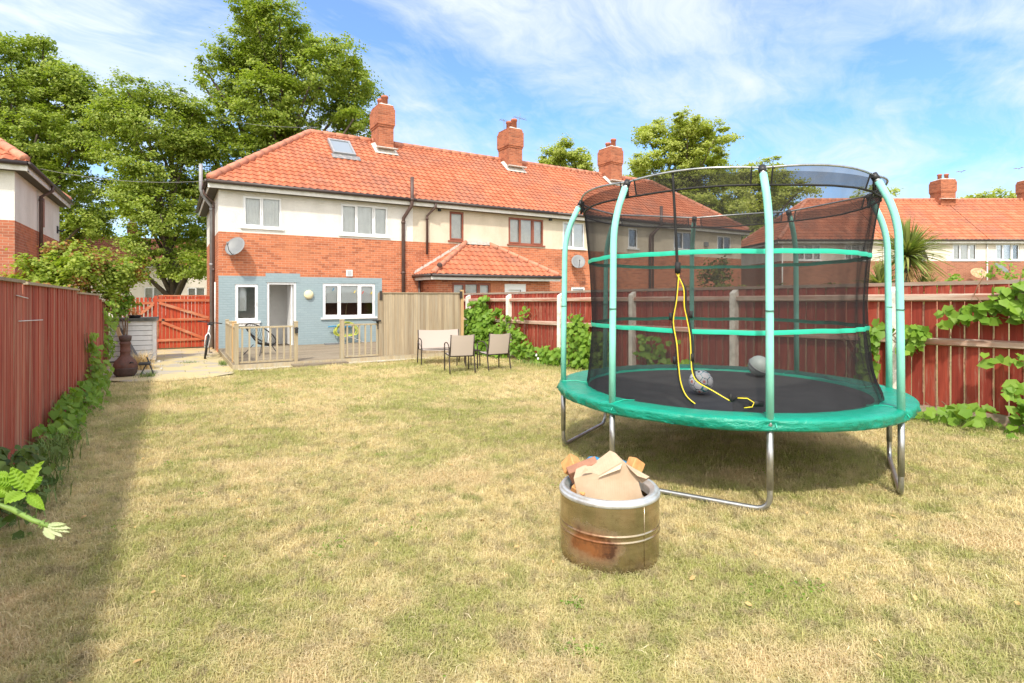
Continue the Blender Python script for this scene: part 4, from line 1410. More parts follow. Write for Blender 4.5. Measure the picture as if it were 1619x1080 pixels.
# top rail: flexible rods between caps
def top_r(a):
    q = ((a - A0) / (math.pi / 4)) % 1.0
    return 1.405 + .02 * math.sin(math.pi * q), 2.625 + .022 * math.sin(math.pi * q)
mb = MB()
mb.tube([pol(top_r(2 * math.pi * k / 128)[0], 2 * math.pi * k / 128, top_r(2 * math.pi * k / 128)[1]) for k in range(128)], .009, 8, True)
mb.build('top_rail', 'galv', tr_, True)
# net with zip opening near angle -156 deg
DL = [(-156.8, 2.65), (-156.4, 2.16), (-156.0, 1.82), (-156.9, 1.60), (-158.2, 1.42), (-156.9, 1.24), (-156.2, 1.06), (-155.3, .92), (-153.3, .82), (-150.2, .76)]
DRr = [(-156.8, 2.65), (-156.4, 2.16), (-156.0, 1.82), (-153.6, 1.70), (-153.4, 1.55), (-152.6, 1.45), (-151.5, 1.30), (-151.1, 1.14), (-150.6, 1.02), (-148.9, .94), (-143.6, .87), (-138.0, .80)]


def interp_edge(T, z):
    T = sorted(T, key=lambda q: q[1])
    return float(np.interp(z, [q[1] for q in T], [q[0] for q in T]))


def net_r(z, a):
    t_ = (z - .72) / (2.62 - .72)
    base = 1.352 - .052 * math.sin(math.pi * min(1, max(0, t_)) ** .8) + .06 * max(0, t_ - .35)
    ar = math.cos(a - math.radians(-60))
    side = -.045 * max(0, ar) * math.sin(math.pi * min(1, max(0, t_))) + .045 * max(0, ar) * math.exp(-((z - .72) / .16) ** 2)
    fold = 1 + 2.2 * max(0, ar) ** 4
    wr = fold * (.010 * mnoise.noise(Vector((math.cos(a) * 7, math.sin(a) * 7, z * .8))) + .006 * math.sin(a * 31 + 2 * math.sin(z * 3)))
    return base + side + wr * (1 - .7 * t_)


zs_ = [PZ - .035 + (2.60 - PZ + .035) * i / 36 for i in range(37)]
mb = MB()
NC = 200
for z in zs_:
    aL = math.radians(interp_edge(DRr, z)); aR = math.radians(interp_edge(DL, z)) + 2 * math.pi
    for c_ in range(NC + 1):
        a = aL + (aR - aL) * c_ / NC
        r_ = net_r(z, a)
        if z > 2.5:
            r_ = r_ * (1 - (z - 2.5) / .1) + 1.40 * ((z - 2.5) / .1)
        mb.V.append(pol(r_, a, z))
for i in range(len(zs_) - 1):
    for c_ in range(NC):
        b_ = i * (NC + 1) + c_
        mb.F.append((b_, b_ + 1, b_ + NC + 2, b_ + NC + 1)); mb.r.append(.5)
net = mb.build('safety_net', 'net_black', tr_, True)
# hem lines and the doubled hem band at the top
mb = MB()
mb.tube([pol(net_r(2.50, 2 * math.pi * k / 128) + .004, 2 * math.pi * k / 128, 2.50 + .004 * math.sin(k * .35)) for k in range(128)], .009, 6, True)
for k in range(8):
    for s_ in (-1, 1):
        a = A0 + k * math.pi / 4 + s_ * .055
        mb.tube([pol(1.415, a, 2.635), pol(net_r(2.5, a) + .004, a, 2.50)], .007, 5)
mb.build('net_hem', 'strap_black', net)
mb = MB()
for k in range(8):
    a0_, a1_ = A0 + k * math.pi / 4 + .055, A0 + (k + 1) * math.pi / 4 - .055
    n_ = 14
    vs = []
    for i in range(n_ + 1):
        a = a0_ + (a1_ - a0_) * i / n_
        rt_, zt2 = top_r(a)
        vs += [pol(rt_, a, zt2), pol(net_r(2.5, a) + .006, a, 2.50)]
    mb.add(vs, [(2 * i, 2 * i + 2, 2 * i + 3, 2 * i + 1) for i in range(n_)])
mb.build('net_header', 'net_doubled', net, True)
# green bands
for zb in (1.99, 1.345):
    mb = MB(); vs = []
    dl = math.radians(interp_edge(DRr, zb)); dr2 = math.radians(interp_edge(DL, zb)) + 2 * math.pi
    n_ = 180
    for i in range(n_ + 1):
        a = dl + (dr2 - dl) * i / n_
        dz = .012 * mnoise.noise(Vector((math.cos(a) * 4, math.sin(a) * 4, zb)))
        r_ = net_r(zb, a) + .006
        vs += [pol(r_, a, zb - .019 + dz), pol(r_ + .003, a, zb + dz), pol(r_, a, zb + .019 + dz)]
    f_ = []
    for i in range(n_):
        f_ += [(3 * i, 3 * i + 3, 3 * i + 4, 3 * i + 1), (3 * i + 1, 3 * i + 4, 3 * i + 5, 3 * i + 2)]
    mb.add(vs, f_)
    mb.build('net_band', 'strap_green', net, True)
# door trims
def edge_path(T, off=0.012, da=0):
    out = []
    T2 = [(a, z) for a, z in T]
    for i in range(len(T2) - 1):
        for s_ in range(4):
            t_ = s_ / 4
            p0 = T2[max(0, i - 1)]; p1 = T2[i]; p2 = T2[i + 1]; p3 = T2[min(len(T2) - 1, i + 2)]
            def cr(k): return .5 * ((2 * p1[k]) + (-p0[k] + p2[k]) * t_ + (2 * p0[k] - 5 * p1[k] + 4 * p2[k] - p3[k]) * t_ ** 2 + (-p0[k] + 3 * p1[k] - 3 * p2[k] + p3[k]) * t_ ** 3)
            a = math.radians(cr(0) + da); z = cr(1)
            out.append(pol(net_r(z, a) + off, a, z))
    a = math.radians(T2[-1][0] + da); z = T2[-1][1]
    out.append(pol(net_r(z, a) + off, a, z))
    return out
mb = MB()
mb.tube(edge_path(DL), .0085, 6); mb.tube(edge_path(DRr), .0085, 6)
mb.tube(edge_path(DL[:3], .018), .011, 6)
# clips and loose strap end
for (a, z) in ((-151.6, 1.48), (-151.0, 1.13), (-158.8, 1.46), (-157.2, 1.10), (-138.6, .83)):
    v = Vector(pol(net_r(z, math.radians(a)) + .02, math.radians(a), z)); mb.tube([v + Vector((0, 0, .03)), v - Vector((0, 0, .03))], .014, 6)
v = Vector(pol(net_r(1.86, math.radians(-156)) + .015, math.radians(-156), 1.86))
mb.tube([v + Vector((0, 0, .05)), v - Vector((0, 0, .04))], .024, 6)
loop = [(-138.0, .80), (-136.5, .84), (-133.5, .84), (-131.5, .81), (-132.0, .775), (-134.5, .765)]
mb.tube([pol(1.36, math.radians(a), z) for a, z in loop], .008, 6)
q = Vector(pol(1.37, math.radians(-130.6), .79)); mb.box(-.05, .05, -.006, .006, -.022, .022, None, Matrix.Translation(q) @ Matrix.Rotation(R(-40), 4, 'Z'))
mb.build('door_webbing', 'strap_black', net, True)
mb = MB()
mb.tube(edge_path(DL[2:], .021, .45), .0052, 6); mb.tube(edge_path(DRr[2:], .021, -.45), .0052, 6)
mb.tube([pol(1.375, math.radians(a), z - .01) for a, z in loop[1:]], .005, 6)
mb.build('door_piping', 'yellow', net, True)

# balls
def ball(name, label, loc, r, mats, seed):
    import bmesh
    bm = bmesh.new()
    bmesh.ops.create_icosphere(bm, subdivisions=5, radius=r)
    ico = []
    ph = (1 + 5 ** .5) / 2
    for s1 in (-1, 1):
        for s2 in (-1, 1):
            ico += [Vector((0, s1, s2 * ph)), Vector((s1, s2 * ph, 0)), Vector((s2 * ph, 0, s1))]
    rot = Matrix.Rotation(seed, 3, 'X') @ Matrix.Rotation(seed * 1.7, 3, 'Z')
    ico = [(rot @ v).normalized() for v in ico]
    dod = []
    for i in range(12):
        for j in range(i + 1, 12):
            for k in range(j + 1, 12):
                if (ico[i] - ico[j]).length < 1.1 and (ico[j] - ico[k]).length < 1.1 and (ico[i] - ico[k]).length < 1.1:
                    dod.append((ico[i] + ico[j] + ico[k]).normalized())
    me = bpy.data.meshes.new(name)
    for m_ in mats: me.materials.append(MATS[m_])
    for f in bm.faces:
        c_ = f.calc_center_median().normalized()
        di = sorted([(math.acos(max(-1, min(1, c_.dot(v)))) * 1.12, n) for n, v in enumerate(ico)] + [(math.acos(max(-1, min(1, c_.dot(v)))), 100 + n) for n, v in enumerate(dod)])
        gap = di[1][0] - di[0][0]
        nn = di[0][1]
        if gap < .05: f.material_index = 1 if (nn % 3) else 2
        elif nn < 100: f.material_index = (0 if di[0][0] > .14 else (1 if nn % 2 else 3))
        else: f.material_index = 2 if (nn % 7 == 0 and gap < .25) else 0
        f.smooth = True
    bm.to_mesh(me); bm.free()
    o = bpy.data.objects.new(name, me); COL.objects.link(o); o.location = loc
    return tag(o, label, 'ball', None)
ball('football', 'white football with dark and teal patches beside the net opening', (4.46, 3.72, .745), .115, ['ball_white', 'ball_dark', 'ball_teal', 'ball_pink'], .5)
mb = MB()
mb.lathe([(.12 * math.sin(math.pi * i / 16) + .0005, -.12 * math.cos(math.pi * i / 16)) for i in range(17)], 32)
bb = mb.build('ball', 'ball_grey', None, True, (5.86, 4.05, .775))
tag(bb, 'plain grey worn ball at the back of the trampoline mat', 'ball')
mb = MB()
mb.tube([(.1205 * math.cos(a), .1205 * math.sin(a) * .8, .1205 * math.sin(a) * .6) for a in [2 * math.pi * i / 40 for i in range(40)]], .009, 6, True)
mb.build('stripe', 'dish_grey', bb, True)

# ------------------------------------------------------------------ washing drum and its contents
DC = (2.362, 2.688)
dz = gz(2.7)
dm = thing('steel_drum', 'shiny scorched steel drum standing on the dry lawn', 'drum', (DC[0], DC[1], dz))
dm.scale = (1, 1, 1.05)
r0 = .308
mb = MB()
mb.lathe([(r0 * .97, .0), (r0 * .99, .006), (r0, .012), (r0, .018), (r0, .09), (r0, .168), (r0, .172), (r0 + .003, .175), (r0 + .005, .179), (r0 + .003, .183), (r0, .186), (r0, .190), (r0, .206), (r0 + .003, .209), (r0 + .005, .213), (r0 + .003, .217), (r0, .220), (r0, .225), (r0, .30), (r0, .368), (r0, .375)], 96)
mb.lathe([(r0 * .9, .37), (r0 * .9, .05), (.001, .04)], 48)
mb.tube([(.0, -r0 - .001, .03), (.0, -r0 - .001, .37)], .0022, 5)
mb.build('body', 'drum_steel', dm, True)
mb = MB()
mb.lathe([(r0 + .001, .370), (r0 + .005, .373), (r0 + .006, .378), (r0 + .006, .390), (r0 + .003, .393), (r0 - .004, .394), (r0 - .007, .397), (r0 - .007, .406), (r0 - .010, .409), (r0 - .028, .410), (r0 - .031, .407), (r0 - .033, .400), (r0 - .055, .394), (r0 - .058, .385), (r0 - .058, .34)], 96)
mb.build('rim', 'drum_rim', dm, True)
mb = MB(); mb.lathe([(r0 * .90, -.03), (r0 * .93, .015), (.001, .015)], 48); mb.build('base', 'black_metal', dm, True)


def rot_box(sz, loc, ax=(0, 0, 0)):
    M = Matrix.Translation(loc)
    from mathutils import Euler
    return M @ Euler(ax).to_matrix().to_4x4()


# camera facing directions near the drum: right = (cosTH, -sinTH), forward = (sinTH, cosTH)
def dl_(r, f, z):
    return Vector((DC[0] + math.cos(TH) * r + math.sin(TH) * f, DC[1] - math.sin(TH) * r + math.cos(TH) * f, dz + z))


from mathutils import Euler
def item(name, label, cat, mbf, mat, loc, eul, group=None):
    mb = MB(); mbf(mb)
    o = mb.build(name, mat, None, False, loc, None)
    o.rotation_euler = (Matrix.Rotation(-TH, 3, 'Z') @ Euler(eul).to_matrix()).to_euler()
    return tag(o, label, cat, group)


def cb(mb):
    # torn box lying on its edge: front wall, corrugated side wall folded back, rear skin, ragged flap
    ft = [(-.15, .035), (-.115, .024), (-.078, .009), (-.02, .04), (.03, .066), (.07, .087), (.11, .058), (.147, .03)]
    fb = [(-.215, -.11), (-.17, -.16), (-.12, -.18), (-.06, -.19), (.0, -.19), (.06, -.185), (.13, -.165), (.19, -.12)]
    ft[0] = (-.235, -.008)
    for off in (0, .006):
        vs = []
        for i, ((a, b), (c, d)) in enumerate(zip(ft, fb)):
            vs += [(a, off + .02, b), ((a + c) / 2, off + .022, (b + d) / 2), (c, off + .03, d)]
        f_ = []
        for i in range(7): f_ += [(3 * i, 3 * i + 1, 3 * i + 4, 3 * i + 3), (3 * i + 1, 3 * i + 2, 3 * i + 5, 3 * i + 4)]
        mb.add(vs, f_, .5)
    up = [(-.20, .035), (-.155, .055), (-.105, .060), (-.04, .105), (.022, .147), (.055, .130), (.10, .085), (.148, .036)]
    K = 9; vs = []
    for i, ((a, b), (c, d)) in enumerate(zip(ft, up)):
        for k in range(K * 2 + 1):
            t_ = k / (2 * K); vs.append((a + (c - a) * t_, .02 + .11 * t_ + (.004 if k % 2 else 0), b + (d - b) * t_ + (.004 if k % 2 else 0)))
    n_ = 2 * K + 1
    mb.add(vs, [(i * n_ + k, i * n_ + k + 1, (i + 1) * n_ + k + 1, (i + 1) * n_ + k) for i in range(7) for k in range(2 * K)], .8)
    rear = [(x * .96, .13 + .0 * z, z) for x, z in up]; low = [(x * .9, .10, z) for x, z in fb]
    mb.add(rear + low, [(i, i + 1, 9 + i, 8 + i) for i in range(7)], .3)
    mb.add([(.085, .03, .082), (.155, .04, .040), (.232, .0, -.004), (.20, -.03, -.012), (.15, -.02, .004), (.11, -.005, .045)], [(0, 1, 2, 3, 4, 5)], .9)
    mb.add([(.085, .034, .079), (.155, .044, .036), (.228, .01, -.016), (.19, .03, -.045), (.14, .03, -.01)], [(0, 1, 2, 3, 4)], .4)
    mb.add([(-.19, .0, .02), (-.165, .01, .058), (-.145, .012, .04), (-.13, .02, .056), (-.12, .01, .025)], [(0, 1, 2, 3, 4)], .9)


cbo = item('cardboard_box', 'crumpled torn cardboard box stuffed in top of the steel drum', 'box', cb, 'cardboard', dl_(.0, -.115, .515), (R(-12), 0, R(3)))
mb = MB()
mb.add([(-.09, .008, -.004), (-.078, .014, .004), (.068, .014, .078), (.05, -.002, .045)], [(0, 1, 2, 3)])
mb.V = [(x, y - .006, z) for x, y, z in mb.V]
mb.build('tape', 'cardboard_tape', cbo)
item('brick_block', 'flat brown block leaning in the drum, left of the cardboard', 'block', lambda m: m.bevbox(-.10, .10, -.035, .035, -.045, .045, .004), 'brick_block', dl_(-.155, .05, .505), (R(20), R(-20), R(5)))
item('timber_offcut', 'orange timber end at the left edge of the drum behind the brown block', 'timber', lambda m: m.bevbox(-.04, .04, -.05, .05, -.05, .05, .006), 'timber_orange', dl_(-.225, .13, .51), (R(30), R(30), R(25)))
item('timber_offcut', 'orange timber end sticking out of the drum, right of the cardboard', 'timber', lambda m: m.bevbox(-.045, .045, -.04, .04, -.16, .08, .006), 'timber_orange', dl_(.175, .12, .475), (R(-10), R(35), R(20)))
item('timber_offcut', 'small broken timber piece on the drum rim, lower left of the cardboard', 'timber', lambda m: m.bevbox(-.045, .045, -.03, .03, -.03, .03, .005), 'timber_orange', dl_(-.20, -.08, .415), (R(20), R(25), R(-30)))
def bag(m):
    for i in range(3):
        m.lathe([(.001, -.05), (.05, -.035), (.07 - .01 * i, .0), (.05, .035), (.001, .05)], 9, (i * .09 - .09, .02 * i))
item('plastic_bag', 'blue plastic showing behind the cardboard in the drum', 'bag', bag, 'blue_plastic', dl_(0.02, .14, .50), (0, R(10), 0))
item('rubble', 'ash and rubble filling inside the steel drum', 'rubble', lambda m: m.lathe([(.001, .0), (.12, .01), (.22, -.01), (.238, -.03)], 20), 'cardboard', dl_(0, 0, .365), (0, 0, 0))

# ------------------------------------------------------------------ fences
def rail_fence(name, label, p0, p1, post_s, h=1.82, post=True):
    """closeboard fence seen from the rail side, concrete posts; along p0 -> p1, boards on the far side"""
    a = Vector((p0[0], p0[1])); b = Vector((p1[0], p1[1]))
    L_ = (b - a).length; ang = math.atan2(b.y - a.y, b.x - a.x)
    root = thing(name, label, 'fence', (a.x, a.y, 0), ang)
    def zg(s_): return gz(a.y + (b.y - a.y) * s_ / L_)
    def sh(bl, s0, s1):
        pass
    for i in range(len(post_s) - 1):
        s0, s1 = post_s[i] + .05, post_s[i + 1] - .05
        za, zb = zg(s0), zg(s1)
        mb = MB(); be = MB()
        x = s0; k = 0
        rg = random.Random(i * 7 + 1)
        while x < s1:
            wdd = min(.135, s1 - x)
            zz_ = za + (zb - za) * (x - s0) / (s1 - s0)
            tilt = rg.uniform(.004, .012)
            zt_ = zz_ + h - .05 + rg.uniform(-.006, .004)
            v = [(x, .052, zz_ + .14), (x + wdd, .045 - tilt, zz_ + .14), (x + wdd, .045 - tilt, zt_), (x, .052, zt_),
                 (x, .066, zz_ + .14), (x + wdd, .062, zz_ + .14), (x + wdd, .062, zt_), (x, .066, zt_)]
            mb.add(v, [(3, 2, 1, 0), (4, 5, 6, 7), (0, 1, 5, 4), (1, 2, 6, 5), (2, 3, 7, 6), (3, 0, 4, 7)])
            if rg.random() < .6:
                eh = rg.uniform(.6, 1.0); e0 = rg.uniform(0, 1 - eh) if rg.random() < .5 else 0
                ez0 = zz_ + .15 + e0 * (h - .25); ez1 = zz_ + .15 + (e0 + eh) * (h - .25)
                be.box(x + wdd - .002, x + wdd + .006 + rg.uniform(0, .005), .026, .0335, ez0, ez1)
            x += wdd + rg.choice([.010, .012, .015])
        mb.build('board_panel', 'fence_red', root)
        be.build('board_edges', 'board_edge', root)
        for (rz_, hh2, dd) in ((h - .27, .085, .05), (h * .5 + .05, .085, .05)):
            q = MB()
            q.add([(s0 - .03, .045, za + rz_), (s1 + .03, .045, zb + rz_), (s1 + .03, -.03, zb + rz_ + .02), (s0 - .03, -.03, za + rz_ + .02),
                   (s0 - .03, .045, za + rz_ + hh2 + .02), (s1 + .03, .045, zb + rz_ + hh2 + .02), (s1 + .03, -.03, zb + rz_ + hh2), (s0 - .03, -.03, za + rz_ + hh2)],
                  [(3, 2, 1, 0), (7, 6, 2, 3), (4, 5, 6, 7), (0, 4, 7, 3), (1, 2, 6, 5)])
            q.build('rail', 'fence_rail', root)
        q = MB()
        q.add([(s0 - .05, .03, za + h - .05), (s1 + .05, .03, zb + h - .05), (s1 + .05, .09, zb + h - .05), (s0 - .05, .09, za + h - .05),
               (s0 - .05, .02, za + h), (s1 + .05, .02, zb + h), (s1 + .05, .10, zb + h), (s0 - .05, .10, za + h)],
              [(0, 3, 2, 1), (4, 5, 6, 7), (0, 1, 5, 4), (1, 2, 6, 5), (2, 3, 7, 6), (3, 0, 4, 7)])
        q.build('capping', 'fence_cap', root)
        q = MB()
        q.add([(s0 - .02, .045, za - .1), (s1 + .02, .045, zb - .1), (s1 + .02, .07, zb - .1), (s0 - .02, .07, za - .1),
               (s0 - .02, .045, za + .14), (s1 + .02, .045, zb + .14), (s1 + .02, .07, zb + .14), (s0 - .02, .07, za + .14)],
              [(0, 3, 2, 1), (4, 5, 6, 7), (0, 1, 5, 4), (1, 2, 6, 5), (2, 3, 7, 6), (3, 0, 4, 7)])
        q.build('gravel_board', 'fence_cap', root)
    for s_ in post_s:
        z = zg(s_)
        q = MB()
        w2 = .05
        q.add([(s_ - w2, -.075, z - .3), (s_ + w2, -.075, z - .3), (s_ + w2, .05, z - .3), (s_ - w2, .05, z - .3),
               (s_ - w2, -.075, z + h - .12), (s_ + w2, -.075, z + h - .12), (s_ + w2, .05, z + h - .05), (s_ - w2, .05, z + h - .05)],
              [(0, 1, 5, 4), (1, 2, 6, 5), (2, 3, 7, 6), (3, 0, 4, 7), (4, 5, 6, 7)])
        q.build('post', 'concrete_post', root)
    return root


# right fence: from the house down to beyond the camera, boards on the neighbour's side
RF0, RF1 = (7.42, 19.0), (8.98, .55)
Lr = math.hypot(RF1[0] - RF0[0], RF1[1] - RF0[1])
def s_of_y(y): return (RF0[1] - y) / (RF0[1] - RF1[1]) * Lr
def rfx(y): return RF0[0] + (RF1[0] - RF0[0]) * (RF0[1] - y) / (RF0[1] - RF1[1])
rf = rail_fence('garden_fence', 'red closeboard fence with pale concrete posts along the right of the lawn', RF0, RF1,
           [0.1, s_of_y(17.3), s_of_y(15.23), s_of_y(13.12), s_of_y(10.98), s_of_y(8.69), s_of_y(6.35), s_of_y(3.89), s_of_y(1.35), Lr + .8])


def plain_fence(name, label, x, ys_, h, mat, capm, seed, tone=None):
    """boards facing +x at x, panel by panel along y, with gaps between panels"""
    root = thing(name, label, 'fence', (x, ys_[0][0], 0))
    y00 = ys_[0][0]
    rg = random.Random(seed)
    for (y0, y1, dh) in ys_:
        mb = MB(); y = y0
        while y < y1 - .02:
            wd_ = min(rg.uniform(.085, .10), y1 - y)
            z0 = gz(y); off = rg.uniform(0, .008)
            if rg.random() < .5: off += .012
            mb.box(-.022 + off, off, y - y00, y - y00 + wd_ + .004, z0 + .03, z0 + h + dh + rg.uniform(-.006, .006) - .03)
            y += wd_
        mb.build('board_panel', mat, root)
        q = MB(); za, zb = gz(y0) + h + dh, gz(y1) + h + dh
        q.add([(-.05, y0 - y00, za - .035), (.045, y0 - y00, za - .035), (.045, y1 - y00, zb - .035), (-.05, y1 - y00, zb - .035),
               (-.05, y0 - y00, za), (.045, y0 - y00, za - .006), (.045, y1 - y00, zb - .006), (-.05, y1 - y00, zb)],
              [(0, 3, 2, 1), (4, 5, 6, 7), (0, 1, 5, 4), (1, 2, 6, 5), (2, 3, 7, 6), (3, 0, 4, 7)])
        q.build('capping', capm, root)
        q = MB(); q.box(-.12, -.035, y1 - y00 + .0, y1 - y00 + .07, gz(y1), gz(y1) + h + dh - .06); q.build('post', 'wood_grey', root)
        for rz_ in (.35, 1.35):
            q = MB(); q.box(-.075, -.024, y0 - y00, y1 - y00, gz(y0) + rz_, gz(y0) + rz_ + .08); q.build('rail', 'wood_grey', root)
    return root


lf = plain_fence('garden_fence', 'faded red board fence along the left of the lawn', -1.30, [(-1.9, .65, .02), (.70, 3.25, .02), (3.3, 5.3, .01), (5.34, 7.30, .01), (7.42, 11.15, 0), (11.18, 14.2, -.05)], 1.82, 'fence_red_left', 'wood_grey', 4)
mb = MB(); mb.tube([(.03, 7.1 + 1.9, 1.35), (.04, 8.2 + 1.9, 1.32)], .005, 5); mb.tube([(.03, 7.0 + 1.9, 1.60), (.03, 7.5 + 1.9, 1.57)], .005, 5); mb.build('cord', 'white_cable', lf)
lf2 = plain_fence('old_fence', 'old grey and red fence with ivy between the chiminea and the shed', -1.42, [(14.3, 16.1, -.10), (16.15, 17.9, -.16)], 1.80, 'fence_red_left', 'wood_grey', 9)

# tall grey boarded screen on the deck front
DZ = gz(14.4)
dk = thing('timber_deck', 'low timber deck with railings in front of the blue wall', 'deck', (1.21, 14.37, DZ))
mb = MB()
x = 0
y = 0.0
while y < 4.66:
    mb.box(.0, 5.96, y, y + .118, .105, .128, None); y += .124
mb.build('decking', 'deck_boards', dk)
mb = MB(); mb.box(-.022, 5.99, -.026, -.002, -.02, .124); mb.box(-.024, -.002, .0, 4.7, -.02, .122); mb.build('deck_fascia', 'wood_deck', dk)
mb = MB(); mb.box(1.25, 2.56, -.36, -.03, .045, .075); mb.box(1.25, 2.56, -.375, -.361, -.03, .06); mb.build('step', 'deck_boards', dk)
def balustrade(mbp, mbs, pts, posts):
    pass
def rail_run(x0, y0, x1, y1, n_):
    root_parts = MB()
    L2 = math.hypot(x1 - x0, y1 - y0); ang = math.atan2(y1 - y0, x1 - x0)
    M = Matrix.Translation((x0, y0, 0)) @ Matrix.Rotation(ang, 4, 'Z')
    q = MB(); q.box(0, L2, -.03, .03, .965, 1.005, None, M); q.build('top_rail', 'wood_deck', dk); q = MB(); q.box(0, L2, -.025, .025, .15, .19, None, M); q.build('bottom_rail', 'wood_deck', dk)
    q = MB()
    for i in range(n_):
        xx = L2 * (i + .6) / n_
        q.box(xx - .019, xx + .019, -.019, .019, .19, .966, None, M)
    q.build('spindles', 'wood_deck', dk)
def deck_post(x, y, h=1.06, m='wood_deck', w2=.042):
    q = MB(); q.box(x - w2, x + w2, y - w2, y + w2, .10, h); q.bevbox(x - w2 - .006, x + w2 + .006, y - w2 - .006, y + w2 + .006, h, h + .03, .006); return q.build('post', m, dk)
rail_run(.10, .07, 1.32, .07, 8); rail_run(2.54, .07, 3.48, .07, 6)
rail_run(.06, .12, .06, 2.6, 15)
deck_post(.07, .06); deck_post(.07, .62, 1.09, 'wood_new', .05); deck_post(.07, 1.5); deck_post(.07, 2.65)
pD = deck_post(1.38, .06, 1.08); deck_post(2.50, .06, 1.10, 'wood_deck', .05)
q = MB(); q.box(1.35, 1.42, -.03, .02 - .001, .82, .92); q.lathe([(.0, .93), (.05, .925), (.045, .95), (0, .97)], 8, (1.385, .0)); q.build('post_light', 'black_plastic', dk)
q = MB(); q.box(3.32, 3.50, -.02, .16, 1.06, 1.09); q.add([(3.38, .05, 1.06), (3.48, .05, 1.06), (3.46, .05, .82)], [(0, 1, 2)]); q.box(3.42, 3.45, .04, .07, .85, 1.06); q.build('post_light', 'black_plastic', dk)
# screen
scn = thing('fence_panel', 'tall grey weathered timber screen at the right of the deck', 'fence', (4.78, 14.42, DZ))
mb = MB(); x = 0
rg = random.Random(3)
while x < 2.30:
    wd_ = rg.uniform(.07, .10); mb.box(x, min(x + wd_, 2.3), .0 + rg.uniform(0, .01), .03, .14, 1.80); x += wd_ + .002
mb.build('board_panel', 'wood_grey', scn)
mb = MB(); mb.box(-.10, 2.32, -.02, .05, 1.80, 1.825); mb.build('capping', 'wood_grey', scn)
mb = MB(); mb.box(-.12, -.01, -.03, .06, .0, 1.80); mb.build('post', 'wood_grey', scn)
mb = MB(); mb.box(2.31, 2.39, -.01, .08, .0, 1.90); mb.build('post', 'wood_new', scn)
mb = MB(); mb.box(-.06, 2.30, -.012, -.001, .10, .14); mb.build('base_rail', 'wood_deck', scn)
mb = MB(); mb.box(-.10, -.03, -.05, -.031, 1.62, 1.86); mb.build('bracket', 'brown_metal', scn); mb = MB(); mb.box(2.26, 2.34, -.03, -.011, 1.66, 1.86); mb.build('bracket', 'brown_metal', scn)

# ------------------------------------------------------------------ gate
gt = thing('garden_gate', 'bright red slatted timber gate closing the side passage', 'gate', (-.39, 21.5, G0))
mb = MB(); rg = random.Random(6)
x = 0
while x < 1.46:
    mb.box(x, x + .095, 0, .02, .06, 1.76 + rg.uniform(-.01, .01)); x += .105 if x < 1.0 else .100
mb.build('boards', 'gate_red', gt)
mb = MB()
for z in (.28, .95, 1.58): mb.box(-.02, 1.47, -.045, -.001, z, z + .085)
def brace(m, x0, z0, x1, z1, y0=-.06, y1=-.046, w_=.045):
    d = Vector((x1 - x0, 0, z1 - z0)).normalized(); n = Vector((-d.z, 0, d.x)) * w_
    a, b = Vector((x0, y0, z0)), Vector((x1, y0, z1)); e = Vector((0, y1 - y0, 0))
    m.add([a - n, b - n, b + n, a + n, a - n + e, b - n + e, b + n + e, a + n + e], [(0, 1, 2, 3), (7, 6, 5, 4), (0, 4, 5, 1), (1, 5, 6, 2), (2, 6, 7, 3), (3, 7, 4, 0)])
brace(mb, .02, 1.55, 1.44, 1.03); brace(mb, .10, .92, 1.30, .34)
mb.box(0, 1.46, -.004, .024, 1.76, 1.80)
mb.build('braces', 'gate_rail', gt)
mb = MB(); mb.box(.10, .17, -.07, -.046, .96, 1.02); mb.build('latch', 'black_metal', gt)
gp = thing('fence_panel', 'red slatted fence panel left of the gate', 'fence', (-1.55, 21.5, G0))
mb = MB(); x = 0
while x < 1.05:
    mb.box(x, x + .075, 0, .02, .05, 1.72); x += .112
mb.box(1.05, 1.14, -.04, .05, 0, 1.78)
mb.build('boards', 'gate_red', gp)
mb = MB(); mb.box(0, 1.05, -.045, -.001, 1.50, 1.58); mb.box(0, 1.05, -.045, -.001, .30, .38); brace(mb, .35, .90, 1.02, 1.5)
mb.build('rails', 'gate_rail', gp)

# ------------------------------------------------------------------ shed box, chiminea and clutter
sx, sy = -1.38, 17.65
sd = thing('storage_shed', 'low white boarded storage box beside the red gate', 'shed', (sx, sy, gz(17.6)))
mb = MB()
for i in range(8):
    z = .06 + i * .13
    mb.add([(0, 0, z + .012), (1.0, 0, z + .012), (1.0, 0, z + .13), (0, 0, z + .13), (0, -.022, z + .012), (1.0, -.022, z + .012), (1.0, -.010, z + .13), (0, -.010, z + .13)],
           [(4, 5, 6, 7), (0, 4, 7, 3), (5, 1, 2, 6), (0, 1, 5, 4)])
mb.box(.93, 1.012, -.034, -.023, .05, 1.10); mb.box(1.001, 1.01, -.02, 1.1, .05, 1.1)
mb.build('walls', 'white_paint', sd)
mb = MB(); mb.box(0.002, .999, .001, 1.09, .05, 1.09); mb.build('gap_backing', 'black_plastic', sd)  # black backing stands in for shade in the gaps between boards
mb = MB(); mb.box(-.05, 1.06, -.08, 1.15, 1.10, 1.17); mb.build('lid', 'felt', sd)
mb = MB(); mb.box(-.01, 1.012, -.02, 1.11, -.02, .05); mb.build('base', 'black_plastic', sd)
pt = thing('flower_pot', 'dark bowl of pale orange flowers on top of the white storage box', 'flower pot', (sx + .52, sy + .3, gz(17.6) + 1.17))
mb = MB(); mb.lathe([(.001, 0), (.12, 0), (.16, .07), (.15, .08), (.13, .06), (.001, .06)], 16); mb.build('bowl', 'black_plastic', pt, True)
rng = np.random.default_rng(2)
P = rng.normal(size=(120, 3)) * np.array([.08, .08, .06]) + np.array([0, 0, .16]); leaf_mesh('flowers', 'flower_orange', P, rng.normal(size=(120, 3)), rng.uniform(.03, .06, 120), pt, rng=rng)

